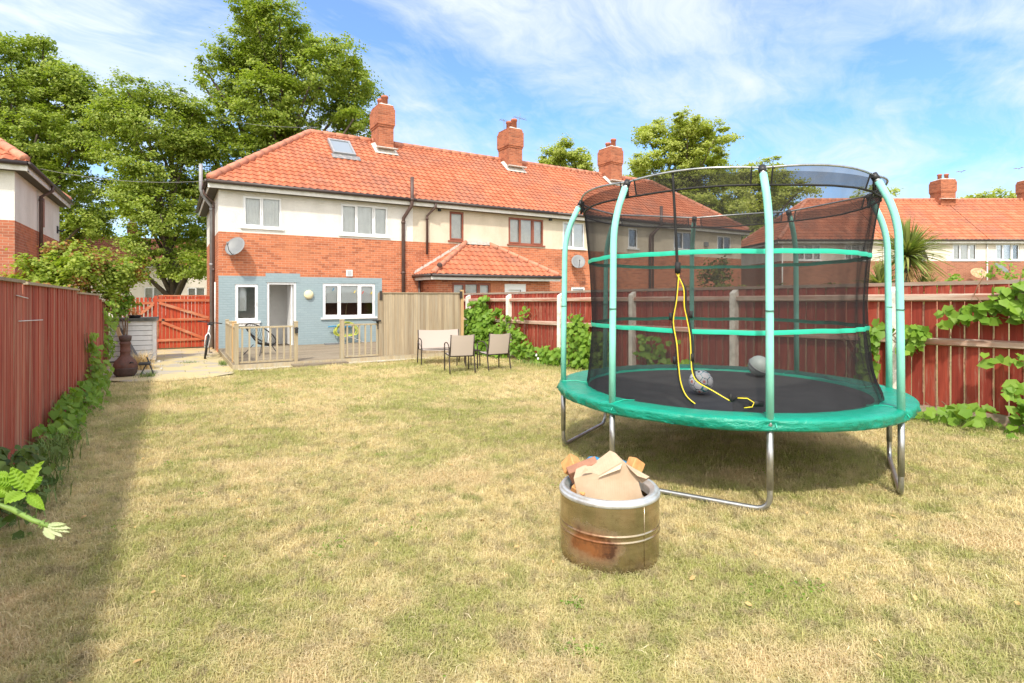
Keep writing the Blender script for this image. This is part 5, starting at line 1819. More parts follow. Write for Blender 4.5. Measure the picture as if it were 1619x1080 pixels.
ch = thing('chiminea', 'rusty brown clay chiminea against the left fence', 'chiminea', (-.85, 14.35, gz(14.3)))
ch.scale = (.9, .9, .96)
mb = MB()
mb.lathe([(.10, .10), (.16, .08), (.22, .14), (.245, .24), (.24, .30), (.20, .38), (.13, .45), (.105, .48), (.10, .56), (.108, .57), (.108, .585), (.10, .60), (.10, .72), (.115, .74), (.115, .76), (.105, .78), (.10, .80)], 28)
mb.build('body', 'terracotta', ch, True)
mb = MB(); mb.lathe([(.095, .80), (.115, .81), (.125, .86), (.13, .92), (.10, .93), (.07, .92), (.06, .86)], 24); mb.build('cap', 'terracotta_dark', ch, True)
mb = MB(); mb.lathe([(.001, .02), (.17, .02), (.23, .10), (.249, .20), (.250, .225), (.23, .2)], 28); mb.build('fire_bowl', 'terracotta_dark', ch, True)
mb = MB(); mb.tube(arc((.10, -.21, .33), (.12, -.30, .37), (.17, -.17, .34), 6), .013, 6); mb.tube([(.10, -.1, .1), (.16, -.18, -.02)], .012, 6); mb.tube([(-.12, -.1, .1), (-.18, -.16, -.02)], .012, 6); mb.tube([(0, .14, .1), (0, .2, -.02)], .012, 6)
mb.build('stand', 'black_metal', ch, True)
def leaning(name, label, cat, mat, x0, y0, x1, y1, z1, w_, t_=.03):
    mb = MB(); a = Vector((x0, y0, gz(y0))); b = Vector((x1, y1, gz(y1) + z1)); d = (b - a).normalized(); s_ = Vector((0, 0, 1)).cross(d).normalized(); s_ = Vector((1, -.3, 0)).normalized() * w_ / 2; n = d.cross(s_).normalized() * t_
    mb.add([a - s_, a + s_, b + s_, b - s_, a - s_ + n, a + s_ + n, b + s_ + n, b - s_ + n], [(0, 1, 2, 3), (7, 6, 5, 4), (0, 4, 5, 1), (1, 5, 6, 2), (2, 6, 7, 3), (3, 7, 4, 0)])
    return tag(mb.build(name, mat), label, cat)
leaning('timber_plank', 'pale timber plank leaning on the fence behind the chiminea', 'plank', 'plank', -.80, 16.0, -1.15, 16.4, 1.0, .09)
leaning('leaning_panel', 'grey flat panel leaning on the white storage box', 'panel', 'dish_grey', -.62, 16.7, -1.15, 17.4, .95, .07)
leaning('metal_sheet', 'dark slate grey sheet leaning behind the plank by the storage box', 'panel', 'pipe_grey', -.75, 16.8, -1.10, 17.5, .75, .22)
st = thing('folding_stool', 'small black collapsed metal stool beside the chiminea', 'stool', (-.45, 14.35, gz(14.3)))
mb = MB(); mb.tube([(.12, -.1, 0), (-.02, .1, .40)], .016, 6); mb.tube([(-.15, -.05, 0), (.0, .1, .30)], .014, 6); mb.build('legs', 'black_metal', st)
mb = MB(); mb.bevbox(-.17, .05, -.03, .20, .24, .29, .01); mb.build('seat', 'black_plastic', st)
# dead grass clump
def blades(name, label, cat, loc, n, hmin, hmax, spread, mat, seed, lean=.6, wd_=.004, group=None, ex=1.0, ey=1.0, kind=None):
    rg = random.Random(seed); mb = MB()
    for i in range(n):
        x, y = rg.gauss(0, spread * ex), rg.gauss(0, spread * ey); h = rg.uniform(hmin, hmax); an = rg.uniform(0, 6.28); ln = h * rg.uniform(.1, 1) * lean
        dx, dy = math.cos(an), math.sin(an); ox, oy = -dy * wd_, dx * wd_
        mb.add([(x - ox, y - oy, 0), (x + ox, y + oy, 0), (x + dx * ln * .4 + ox * .8, y + dy * ln * .4 + oy * .8, h * .6), (x + dx * ln * .4 - ox * .8, y + dy * ln * .4 - oy * .8, h * .6), (x + dx * ln * 1.3, y + dy * ln * 1.3, h * rg.uniform(.75, 1))],
               [(0, 1, 2, 3), (3, 2, 4)], rg.random())
    o = mb.build(name, mat, None, False, loc)
    return tag(o, label, cat, group, kind)
blades('dry_grass_clump', 'straw coloured dry grass clump between chiminea and white storage box', 'plant', (-.62, 15.6, gz(15.6)), 320, .22, .55, .10, 'straw', 2, .8, .005)
rg = random.Random(12)
for i, lb in enumerate(['pale stone lump on the ground near the white storage box', 'flat pale rubble piece left of the paved passage', 'small pale stone in front of the black stool', 'grey broken brick near the chiminea foot']):
    mb = MB(); r_ = rg.uniform(.04, .08)
    vs = [(r_ * math.sin(math.pi * j / 5) * math.cos(k * 1.047) * rg.uniform(.8, 1.2), r_ * math.sin(math.pi * j / 5) * math.sin(k * 1.047) * rg.uniform(.8, 1.2), -.6 * r_ * math.cos(math.pi * j / 5)) for j in range(6) for k in range(6)]
    mb.add(vs, [(j * 6 + k, j * 6 + (k + 1) % 6, (j + 1) * 6 + (k + 1) % 6, (j + 1) * 6 + k) for j in range(5) for k in range(6)])
    xx, yy = [(-.30, 17.2), (-.45, 16.6), (-.22, 15.4), (-.55, 14.6)][i]
    tag(mb.build('stone', 'stone', None, False, (xx, yy, gz(yy) + .04)), lb, 'stone', 'loose stones by the storage box')

# ------------------------------------------------------------------ bicycle
bk = thing('bicycle', 'white and black bicycle leaning on the side wall by the gate', 'bicycle', (.76, 17.40, gz(17.4) + .03), 0)
bk.rotation_euler = (0, R(7), R(-4))
def wheel(y, nm='wheel'):
    q = MB(); q.tube([(0, y + .31 * math.cos(a), .33 + .31 * math.sin(a)) for a in [2 * math.pi * i / 36 for i in range(36)]], .024, 8, True); wo_ = q.build('wheel', 'rubber', bk, True)
    q = MB(); q.tube([(0, y + .285 * math.cos(a), .33 + .285 * math.sin(a)) for a in [2 * math.pi * i / 36 for i in range(36)]], .010, 6, True)
    for i in range(18):
        a = 2 * math.pi * i / 18; q.tube([(.02 * (-1) ** i, y, .33), (0, y + .28 * math.cos(a), .33 + .28 * math.sin(a))], .0016, 3)
    q.tube([(-.05, y, .33), (.05, y, .33)], .02, 8); q.build('rim', 'galv', wo_)
wheel(0); wheel(1.05)
q = MB()
q.tube([(.05, 0, .33), (.055, .03, .62), (.0, .12, .72)], .016, 6); q.tube([(-.05, 0, .33), (-.055, .03, .62), (.0, .12, .72)], .016, 6)
q.tube([(0, .12, .70), (0, .17, .92)], .02, 8); q.tube([(0, .16, .86), (0, .62, .80)], .018, 8); q.tube([(0, .14, .76), (0, .56, .32)], .02, 8); q.tube([(0, .56, .30), (0, .64, .86)], .016, 8)
q.tube([(.04, 1.05, .33), (.02, .62, .78)], .010, 6); q.tube([(-.04, 1.05, .33), (-.02, .62, .78)], .010, 6); q.tube([(.04, 1.05, .33), (.02, .56, .31)], .011, 6); q.tube([(-.04, 1.05, .33), (-.02, .56, .31)], .011, 6)
q.build('frame', 'white_paint', bk, True)
q = MB(); q.tube([(0, .17, .90), (0, .13, 1.0)], .014, 6); q.tube([(-.30, .20, 1.0), (-.12, .12, 1.0), (.12, .12, 1.0), (.30, .20, 1.0)], .013, 8); q.build('handlebar', 'black_metal', bk, True)
q = MB(); q.bevbox(-.07, .07, .52, .80, .90, .95, .012); q.tube([(0, .645, .85), (0, .65, .92)], .012, 6); q.build('saddle', 'black_plastic', bk)
q = MB(); q.tube([(-.07, .56, .30), (.07, .56, .30)], .012, 6); q.tube([(.07, .56, .30), (.08, .50, .15)], .009, 6); q.tube([(-.07, .56, .30), (-.08, .62, .45)], .009, 6); q.box(.07, .16, .46, .54, .14, .16); q.box(-.16, -.07, .58, .66, .44, .46)
q.lathe([(.0, -.003), (.09, -.003), (.09, .003), (0, .003)], 20, (0, 0), None, Matrix.Translation((.05, .56, .30)) @ Matrix.Rotation(R(90), 4, 'Y')); q.build('pedals', 'black_metal', bk)
q = MB(); q.tube([(0, 1.05 + .36 * math.cos(a), .33 + .36 * math.sin(a)) for a in [R(20 + i * 12) for i in range(12)]], .018, 6); q.tube([(0, .36 * math.cos(a), .33 + .36 * math.sin(a)) for a in [R(50 + i * 8) for i in range(9)]], .014, 6); q.build('mudguard', 'black_plastic', bk)

# ------------------------------------------------------------------ garden seats
def sling_seat(name, label, cat, loc, rz, w_, group=None):
    """seat faces +y locally; back at y=0"""
    root = thing(name, label, cat, loc, rz, group)
    b = MB(); n_ = 10; vs = []
    for i in range(n_ + 1):
        u_ = -1 + 2 * i / n_; bow = .018 * (1 - u_ * u_)
        for (y, z) in ((.02 - .0, .40), (-.02, .58), (-.055, .74), (-.075, .86 - .018 * (1 - u_ * u_))):
            vs.append((u_ * w_ / 2, y - bow, z))
    b.add(vs, [(4 * i + k, 4 * i + 4 + k, 4 * i + 5 + k, 4 * i + 1 + k) for i in range(n_) for k in range(3)])
    b.add([(x, y + .006, z) for x, y, z in vs], [(4 * i + 1 + k, 4 * i + 5 + k, 4 * i + 4 + k, 4 * i + k) for i in range(n_) for k in range(3)])
    b.build('backrest', 'sling', root, True)
    s_ = MB(); vs = []
    for i in range(n_ + 1):
        u_ = -1 + 2 * i / n_; sag = .02 * (1 - u_ * u_)
        for (y, z) in ((.02, .40), (.16, .395), (.34, .41), (.46, .425), (.485, .40)):
            vs.append((u_ * w_ / 2, y, z - sag))
    s_.add(vs, [(5 * i + k, 5 * i + 1 + k, 5 * i + 6 + k, 5 * i + 5 + k) for i in range(n_) for k in range(4)])
    s_.add([(x, y, z - .008) for x, y, z in vs], [(5 * i + k, 5 * i + 5 + k, 5 * i + 6 + k, 5 * i + 1 + k) for i in range(n_) for k in range(4)])
    s_.build('seat', 'sling', root, True)
    fr = MB()
    for s2 in (-1, 1):
        x = s2 * (w_ / 2 + .008)
        fr.tube([(x, .03, .38), (x, -.02, .58), (x, -.075, .86)], .013, 6); fr.tube([(x, .02, .39), (x, .34, .40), (x, .48, .41)], .013, 6)
    fr.tube([(-w_ / 2, .47, .40), (w_ / 2, .47, .40)], .013, 6); fr.tube([(-w_ / 2, .03, .385), (w_ / 2, .03, .385)], .013, 6)
    fr.build('frame', 'brown_metal', root, True)
    for s2 in (-1, 1):
        x = s2 * (w_ / 2 + .028)
        a_ = MB(); a_.tube(arc((x, .02, .56), (x, .12, .70), (x, .38, .66), 5) + arc((x, .38, .66), (x, .50, .65), (x, .51, .60), 4), .013, 6); a_.build('armrest', 'brown_metal', root, True)
        for (ya, yb, zt_) in ((.03, -.08, .57), (.51, .50, .61)):
            l = MB(); l.tube(arc((x, ya, zt_), (x, (ya * 1.6 + yb * .4) / 2 + .0, .28), (x, yb, 0), 6), .0155, 8); l.build('leg', 'brown_metal', root, True)
    return root
CH = 'sling garden chairs in front of the deck screen'
def face_rz(rx, ry, fx, fy): return math.atan2(-(fx - rx), fy - ry)
sling_seat('garden_chair', 'beige sling garden chair in front of the grey bench, left of the pair', 'chair', (5.37, 10.88, gz(10.9)), R(-14) + .02, .50, CH)
c1 = [o for o in bpy.data.objects if o.name == 'garden_chair'][0]
copy_thing(c1, (6.24, 10.80, gz(10.8)), R(-2), 'beige sling garden chair nearest the fence ivy, right of the pair', CH)
bn = sling_seat('garden_bench', 'wide beige sling garden bench in front of the grey screen', 'bench', (5.78, 13.02, gz(13)), R(180 - 12), 1.02)
tb = thing('side_table', 'small dark side table between bench and garden chairs', 'table', (6.02, 11.85, gz(11.9)), R(5))
mb = MB(); mb.bevbox(-.22, .22, -.22, .22, .40, .425, .006); mb.build('table_top', 'brown_metal', tb)
for sx_, sy_ in ((-1, -1), (1, -1), (1, 1), (-1, 1)):
    mb = MB(); mb.tube([(sx_ * .19, sy_ * .19, .40), (sx_ * .2, sy_ * .2, 0)], .014, 6); mb.build('leg', 'brown_metal', tb)

# string chair on deck
sg = thing('string_chair', 'black oval string lounge chair on the deck behind the railing', 'chair', (2.05, 16.5, DZ + .13), R(125))
rim = [Vector((.40 * math.cos(a), -.02 + .36 * math.sin(a), .56 + .30 * math.sin(a) * -1 * -1)) for a in [2 * math.pi * i / 40 for i in range(40)]]
mb = MB(); mb.tube(rim, .016, 6, True); mb.build('hoop', 'black_metal', sg, True)
mb = MB(); bowl = [Vector((.17 * math.cos(a), -.12 + .15 * math.sin(a), .27 + .05 * math.sin(a))) for a in [2 * math.pi * i / 40 for i in range(40)]]
mb.tube(bowl, .012, 6, True)
for i in range(40):
    mb.tube(arc(rim[i], (rim[i] + bowl[i]) / 2 + Vector((0, 0, -.07)), bowl[i], 3), .0055, 4)
    mb.tube([bowl[i], Vector((0, -.12, .26))], .005, 3)
mb.build('strings', 'black_plastic', sg)
for (x, y) in ((-.3, -.32), (.3, -.32), (.3, .30), (-.3, .30)):
    mb = MB(); mb.tube([(x * .5, y * .5 - .05, .28), (x, y, 0)], .012, 6); mb.build('leg', 'black_metal', sg)

# hose on wall
hs = thing('garden_hose', 'coiled yellow green garden hose hung on the blue wall', 'hose', (5.02, F0 - .10, .42))
mb = MB()
for k in range(7):
    rr_h = random.Random(k)
    ax_, az_ = .36 + rr_h.uniform(-.05, .06), .20 + rr_h.uniform(-.03, .05)
    mb.tube([(ax_ * math.cos(a) + rr_h.uniform(-.004, .004), -.05 + .05 * math.sin(a * 2 + k), az_ * math.sin(a) - .04 * math.cos(a * 2)) for a in [2 * math.pi * i / 30 for i in range(30)]], .012, 6, True)
mb.build('coil', 'hose', hs, True)
mb = MB(); mb.box(-.12, .12, -.10, .09, .10, .15); mb.tube([(-.60, -.03, .13), (-.40, -.04, .15), (-.2, -.05, .12)], .022, 8); mb.build('hanger', 'blue_plastic', hs)
tag(MB().tube([(5.0, 18.95, .25), (5.62, 18.6, -.02)], .016, 6).build('broom_handle', 'pipe_grey'), 'grey pole leaning below the yellow hose on the deck', 'pole')
tag(MB().tube([(6.28, 18.9, .35), (6.10, 18.2, -.02)], .014, 6).build('broom_handle', 'pipe_grey'), 'thin grey pole leaning by the tall screen on the deck', 'pole')
tag(MB().box(4.25, 4.95, 18.62, 18.80, -.015, .03).build('drain_channel', 'dish_grey'), 'flat grey bar lying on the deck under the wide window', 'bar')
# coloured pegs hung along the window
for i, (x, z, m_, lb) in enumerate(((4.62, 1.80, 'blue_plastic', 'blue'), (5.34, 1.72, 'yellow', 'yellow'), (5.92, 1.68, 'yellow', 'second yellow'), (5.62, 1.70, 'red_bit', 'red'))):
    q = MB(); q.bevbox(-.012, .012, -.008, .008, -.05, .05, .003)
    o = q.build('clothes_peg', m_, None, False, (x, F0 - .012, z)); o.rotation_euler = (0, .5, 0)
    tag(o, ['blue peg hanging on the left pane of the wide window', 'yellow peg hanging on the middle pane of the wide window', 'yellow peg hanging on the right pane of the wide window', 'red peg hanging on the frame of the wide window'][i], 'peg', 'coloured pegs on the wide window')

# ------------------------------------------------------------------ cables
for k, (a, b, lb) in enumerate(((cam_pt(128, 272, 24), (.90, 18.8, 5.0), 'thin grey cable from the left house eaves to the end house'), (cam_pt(345, 186, 33), (4.9, 22.6, 8.2), 'thin pale cable running across the tree to the roof ridge'))):
    a, b = Vector(a), Vector(b)
    if k == 0: a = Vector((-3.2, 20.5, 5.2))
    tag(MB().tube(arc(a, (a + b) / 2 - Vector((0, 0, .35)), b, 10), .007 if k == 0 else .009, 5).build('overhead_cable', 'cable'), lb, 'cable')

# birds
for (px, py, lb) in ((1520, 272, 'tiny dark bird in the sky left of the far chimney gap'), (1611, 267, 'tiny dark bird in the sky near the right photo edge')):
    p = cam_pt(px, py, 45)
    q = MB(); q.tube([(-.14, 0, 0), (0, 0, .01), (.12, 0, 0)], [.01, .045, .01], 6)
    q.add([(0, 0, .02), (-.05, -.18, .10), (-.10, -.36, .05), (-.08, -.1, .01)], [(0, 1, 2, 3)]); q.add([(0, 0, .02), (-.05, .18, .10), (-.10, .36, .05), (-.08, .1, .01)], [(0, 1, 2, 3)])
    o = q.build('bird', 'bird', None, False, p); tag(o, lb, 'bird', 'birds in flight')

# ------------------------------------------------------------------ trees
TG_ = 'tall lime trees behind the houses'
tree('lime_tree', 'broad lime tree at the far left, behind the left house', 'tree', 20, 38,
     [(-40, 130, 55), (20, 110, 50), (45, 90, 34), (85, 125, 42), (130, 140, 38), (150, 175, 40), (60, 180, 60), (0, 210, 60), (110, 230, 55), (160, 235, 32), (40, 270, 60), (120, 300, 50), (90, 350, 45), (150, 350, 34), (-40, 260, 60), (75, 70, 16)],
     None, .17, 'leaf_lime', TG_, 1, subs=12, per=85, trunk_r=.4)
tree('lime_tree', 'lime tree with its dark trunk showing above the red gate', 'tree', 272, 33,
     [(230, 160, 36), (275, 165, 34), (310, 180, 30), (215, 200, 38), (265, 215, 48), (310, 230, 42), (205, 250, 36), (255, 280, 50), (310, 290, 42), (230, 325, 40), (280, 345, 48), (315, 370, 34), (255, 385, 36), (295, 415, 32), (330, 425, 26), (250, 425, 24), (200, 295, 26)],
     None, .15, 'leaf_lime', TG_, 2, subs=15, per=80, trunk_r=.36)
tree('lime_tree', 'tallest lime tree, rising behind the left end of the orange roof', 'tree', 440, 36,
     [(425, 38, 40), (395, 60, 34), (465, 62, 38), (372, 95, 32), (425, 110, 50), (490, 85, 34), (540, 100, 40), (565, 130, 30), (510, 140, 46), (380, 150, 44), (350, 125, 18), (450, 175, 56), (545, 175, 36), (390, 205, 46), (355, 245, 36), (450, 235, 48), (520, 215, 42), (570, 200, 22), (400, 265, 40), (500, 245, 34), (565, 225, 20), (335, 300, 36), (325, 135, 10)],
     None, .165, 'leaf_lime', TG_, 3, subs=12, per=85, trunk_r=.42)
tree('lime_tree', 'small round tree showing over the ridge between two chimneys', 'tree', 895, 58,
     [(870, 245, 18), (890, 238, 18), (915, 252, 18), (925, 268, 16), (880, 268, 24), (900, 285, 24)],
     None, .24, 'leaf_lime_pale', TG_, 4, subs=7, per=110, trunk_r=.3, sub_r=.55)
tree('lime_tree', 'pale green tree over the right end of the orange roof', 'tree', 1080, 50,
     [(1040, 205, 20), (1020, 215, 14), (1075, 205, 24), (1095, 210, 22), (1115, 230, 28), (1060, 240, 34), (1100, 260, 36), (1140, 255, 22), (1020, 265, 26), (1060, 290, 34), (1110, 300, 34), (1145, 290, 20), (1000, 280, 14), (1090, 330, 30), (1140, 330, 26)],
     None, .21, 'leaf_lime_pale', TG_, 5, subs=7, per=130, trunk_r=.4, sub_r=.55)
tree('lime_tree', 'green tree seen through the top of the trampoline net', 'tree', 1200, 46,
     [(1170, 280, 24), (1205, 275, 26), (1240, 285, 22), (1180, 310, 34), (1225, 315, 32), (1255, 300, 16), (1160, 345, 28), (1200, 350, 34), (1180, 385, 28), (1150, 375, 22), (1225, 380, 26)],
     None, .19, 'leaf_lime_pale', TG_, 6, subs=8, per=120, trunk_r=.35, sub_r=.5)
tree('lime_tree', 'distant tree top behind the far roof, right of the chimney', 'tree', 1565, 75,
     [(1550, 312, 9), (1575, 310, 11), (1590, 313, 9), (1535, 314, 6), (1565, 325, 16)], None, .35, 'leaf_lime_pale', TG_, 7, subs=4, per=60, trunk_r=.3, sub_r=.6)
tree('lime_tree', 'distant tree top behind the far roof, left of the trampoline pole', 'tree', 1390, 70,
     [(1380, 303, 12), (1400, 308, 9), (1365, 315, 12), (1385, 322, 14)], None, .33, 'leaf_lime_pale', TG_, 8, subs=4, per=60, trunk_r=.3, sub_r=.6)


def shrub(name, label, cat, blobs, mat, leaf, seed, subs=30, per=30, sub_r=.16, base=None, mats2=None, group=None, stem='stem_brown', aspect=.8, shape='leaf'):
    """blobs in world metres"""
    rng = np.random.default_rng(seed)
    bx = float(np.mean([b[0] for b in blobs])); by = float(np.mean([b[1] for b in blobs])); bz = gz(by)
    root = thing(name, label, cat, (bx, by, bz), 0, group)
    P, N = clump_points([(b[0] - bx, b[1] - by, b[2] - bz, b[3]) for b in blobs], subs, per, rng, sub_r, .8)
    k = P[:, 2] > .02
    P, N = P[k], N[k]
    if mats2:
        sel = mnoise_mask(P, seed) & (rng.random(len(P)) < .6)
        leaf_mesh('foliage', mats2, P[sel], N[sel], rng.uniform(.7, 1.2, sel.sum()) * leaf, root, aspect, .25, rng, .4, shape)['label'] = 'rust coloured leaves'
        P, N = P[~sel], N[~sel]
    leaf_mesh('foliage', mat, P, N, rng.uniform(.7, 1.25, len(P)) * leaf, root, aspect, .25, rng, .4, shape)
    mb = MB()
    for b in blobs:
        s_ = Vector((0, 0, 0)) + Vector((rng.uniform(-.1, .1), rng.uniform(-.1, .1), 0)); e = Vector((b[0] - bx, b[1] - by, b[2] - bz))
        mb.tube(arc(s_, (s_ + e) / 2 + Vector((rng.uniform(-.2, .2), rng.uniform(-.2, .2), .1)), e, 5), [.03, .026, .022, .017, .012, .006], 6)
    mb.build('stems', stem, root)
    return root


def mnoise_mask(P, seed):
    return np.array([mnoise.noise(Vector((p[0] * 1.6 + seed, p[1] * 1.6, p[2] * 1.6))) > .12 for p in P])


# big climber-covered bush behind the left fence
shrub('climber_bush', 'big sprawling bush of mixed green and rusty leaves above the left fence', 'bush',
      [(-2.9, 17.0, 1.9, .65), (-2.5, 16.8, 2.2, .6), (-2.1, 16.9, 2.45, .5), (-1.7, 17.0, 2.35, .55), (-1.35, 17.2, 2.1, .5), (-1.05, 17.4, 2.2, .38), (-2.5, 16.2, 1.55, .5), (-1.9, 16.4, 1.7, .5), (-1.5, 16.6, 1.5, .4), (-3.3, 16.9, 1.5, .6), (-.95, 17.5, 1.9, .3), (-1.9, 16.2, 2.2, .4), (-2.3, 16.9, 2.62, .3), (-2.9, 15.4, 1.5, .45)],
      'leaf_bush', .085, 40, subs=130, per=46, sub_r=.17, mats2='leaf_rust')
shrub('climber_bush', 'bright green climbing plant hanging over the white storage box', 'climbing plant',
      [(-1.25, 17.1, 1.45, .30), (-1.05, 17.3, 1.55, .28), (-1.15, 17.3, 1.2, .25), (-.95, 17.45, 1.35, .18)], 'leaf_climber', .075, 41, subs=130, per=34, sub_r=.10)
SG = 'garden plants beyond the right fence'
shrub('conifer', 'yellow green conifer behind the right fence, seen through the net', 'tree',
      [(11.2, 8.9, 1.2, .7), (11.3, 8.9, 1.9, .5), (11.35, 8.9, 2.35, .25), (10.8, 9.2, 1.5, .5), (11.7, 8.5, 1.5, .45), (11.4, 9.0, 2.1, .35)], 'leaf_conifer', .07, 42, subs=90, per=36, sub_r=.14, group=None)
shrub('shrub', 'dark green shrub behind the right fence beside the conifer', 'shrub',
      [(12.5, 8.6, 1.3, .5), (13.2, 8.3, 1.3, .5), (13.8, 8.0, 1.4, .4), (12.9, 8.5, 1.6, .35)], 'leaf_shrub', .08, 43, subs=80, per=30, sub_r=.14, group=None)
shrub('shrub', 'small bright shrub behind the right fence near the trampoline pole', 'shrub',
      [(13.2, 7.2, 1.7, .28), (13.0, 7.4, 1.5, .3)], 'leaf_conifer', .07, 44, subs=120, per=30, sub_r=.10, group=None)
shrub('climbing_plant', 'pale trailing climber on top of the right fence near the palm', 'climbing plant',
      [(15.0, 5.6, 1.95, .30), (15.6, 5.0, 2.15, .28), (16.3, 4.6, 2.05, .3), (14.5, 5.9, 1.7, .25)], 'leaf_climber', .09, 45, subs=60, per=18, sub_r=.16, group=None)
shrub('shrub', 'low green shrub behind the right fence left of the net pole', 'shrub',
      [(10.0, 12.5, 1.45, .32), (10.4, 12.2, 1.5, .28), (9.6, 13.0, 1.4, .25)], 'leaf_shrub', .07, 46, subs=90, per=26, sub_r=.12, group=None)

# palm
pm = thing('cabbage_palm', 'spiky cabbage palm with sword leaves behind the right fence', 'palm tree', (13.3, 5.75, gz(5.7)))
rg = random.Random(8)
def rosette(cx, cy, cz, n, L0, seed):
    rg = random.Random(seed); mb = MB()
    for i in range(n):
        an = rg.uniform(0, 6.28); el = R(rg.uniform(-25, 88)); L_ = L0 * rg.uniform(.75, 1.1); wd_ = .026
        d = Vector((math.cos(an) * math.cos(el), math.sin(an) * math.cos(el), math.sin(el))); s_ = Vector((-math.sin(an), math.cos(an), 0))
        vs = []; m_ = 6
        for k in range(m_ + 1):
            t_ = k / m_
            p = Vector((cx, cy, cz)) + d * (L_ * t_) + Vector((0, 0, -1)) * (.28 * L_ * t_ ** 2.4 * math.cos(el))
            ww = wd_ * (1 - .25 * abs(t_ - .3)) * (1 - t_ ** 3)
            vs += [p - s_ * ww, p + Vector((0, 0, -.006)), p + s_ * ww]
        fs = []
        for k in range(m_): fs += [(3 * k, 3 * k + 1, 3 * k + 4, 3 * k + 3), (3 * k + 1, 3 * k + 2, 3 * k + 5, 3 * k + 4)]
        mb.add(vs, fs, rg.random())
    return mb
rosette(0.1, 0, 2.50, 330, .85, 1).build('leaf_head', 'leaf_sword', pm)
rosette(-.25, .35, 1.85, 190, .62, 2).build('leaf_head', 'leaf_sword', pm)
rosette(.35, -.25, 1.75, 150, .50, 3).build('leaf_head', 'leaf_sword', pm)
mb = MB(); mb.tube([(0, 0, 0), (.05, 0, 1.2), (.1, 0, 2.55)], [.12, .10, .07], 10); mb.tube([(0, 0, .3), (-.2, .3, 1.2), (-.25, .35, 1.9)], [.08, .07, .05], 8); mb.tube([(0, 0, .3), (.3, -.2, 1.1), (.35, -.25, 1.8)], [.08, .07, .05], 8)
mb.build('trunk', 'bark', pm, True)
mb = rosette(.1, 0, 2.3, 60, .55, 5)
mb.V = [(x, y, 2.3 - abs(z - 2.3) - .15 * math.hypot(x - .1, y)) for x, y, z in mb.V]
mb.build('dead_leaves', 'leaf_dead', pm)


# ---- climbers on the fences
def fence_vine(name, label, areas, leaf, seed, side, mat='leaf_ivy', dens=260, flowers=0, off=.10, cat='climbing plant', group=None, shape='heart'):
    """areas: (y0, y1, z0, z1, weight) patches on a fence; side 'R' or 'L'"""
    rng = np.random.default_rng(seed)
    yb = areas[0][0]
    def fx(y): return rfx(y) - .04 if side == 'R' else -1.27
    sgn = -1 if side == 'R' else 1
    bx = fx(yb)
    root = thing(name, label, cat, (bx, yb, gz(yb)), 0, group)
    P = []
    for (y0, y1, z0, z1, wt) in areas:
        A = abs(y1 - y0) * (z1 - z0); n_ = int(A * dens * wt) + 6
        yy = rng.uniform(min(y0, y1), max(y0, y1), n_); zz_ = rng.uniform(z0, z1, n_)
        # ragged edge
        m_ = np.array([mnoise.noise(Vector((float(a) * 2.6 + seed, float(b) * 2.6, 0))) for a, b in zip(yy, zz_)])
        e = np.minimum(np.minimum(yy - min(y0, y1), max(y0, y1) - yy) / (abs(y1 - y0) / 2), np.minimum(zz_ - z0 + .1, z1 - zz_) / ((z1 - z0) / 2))
        k = (e + m_ * .9) > .12
        yy, zz_ = yy[k], zz_[k]
        thick = off * (1 + .8 * rng.random(len(yy)))
        oo = rng.random(len(yy)) * thick * (1.5 - np.clip(zz_ / 2, 0, 1))
        P += [(fx(y) + sgn * (.02 + o_) - bx, y - yb, z) for y, z, o_ in zip(yy, zz_, oo)]
    P = np.array(P)
    N = rng.normal(size=P.shape) * .45 + np.array([sgn * .9, -.35, .55])
    leaf_mesh('foliage', mat, P, N, rng.uniform(.6, 1.2, len(P)) * leaf, root, 1.0, .2, rng, 1.2, shape)
    mb = MB()
    for (y0, y1, z0, z1, wt) in areas:
        for k in range(3):
            ya = rng.uniform(min(y0, y1), max(y0, y1)); pts_ = []
            for i in range(6):
                z = z0 + (z1 - z0) * i / 5 * .95; ya += rng.uniform(-.12, .12)
                pts_.append((fx(ya) + sgn * .035 - bx, ya - yb, z))
            mb.tube(pts_, .006, 5)
    mb.build('stems', 'stem_brown', root)
    if flowers:
        q = MB()
        idx = rng.choice(len(P), flowers)
        for i in idx:
            p = P[i] + np.array([sgn * .06, 0, 0]); Mx = Matrix.Translation(p) @ Matrix.Rotation(sgn * R(80), 4, 'Y')
            q.lathe([(.001, -.02), (.012, 0), (.035, .025), (.034, .027), (.010, .004)], 10, (0, 0), None, Mx)
        q.build('flowers', 'flower_white', root, True)
    return root


VG = None
fence_vine('climbing_plant', 'bushy bindweed with white flower covering the fence beside the garden chairs', [(15.2, 13.3, 0, 1.35, 1.5), (14.8, 13.9, 1.1, 1.75, .9), (13.3, 12.9, 0, 1.2, 1.0), (15.5, 14.7, 0, .9, 1.2)], .12, 51, 'R', dens=420, flowers=2, off=.22)
fence_vine('climbing_plant', 'sparse climber trailing up the red fence between the second and third posts', [(12.9, 12.3, .1, 1.15, .9), (12.4, 11.9, .0, .7, .8), (12.0, 11.3, .0, .40, 1.2), (12.3, 12.1, 1.1, 1.45, .5)], .11, 52, 'R', dens=320, flowers=2, off=.14)
fence_vine('climbing_plant', 'leafy green climber on the fence just left of the trampoline net', [(10.7, 9.8, 0, 1.25, 1.3), (11.3, 10.6, 0, .45, 1.0), (9.9, 9.2, 0, .9, 1.0)], .12, 53, 'R', dens=380, off=.18)
fence_vine('climbing_plant', 'low ivy at the fence foot seen through the trampoline net', [(8.4, 7.4, 0, .85, .9), (7.4, 6.7, 0, .45, .7), (6.0, 5.0, 0, .5, .7)], .12, 54, 'R', dens=260, off=.15)
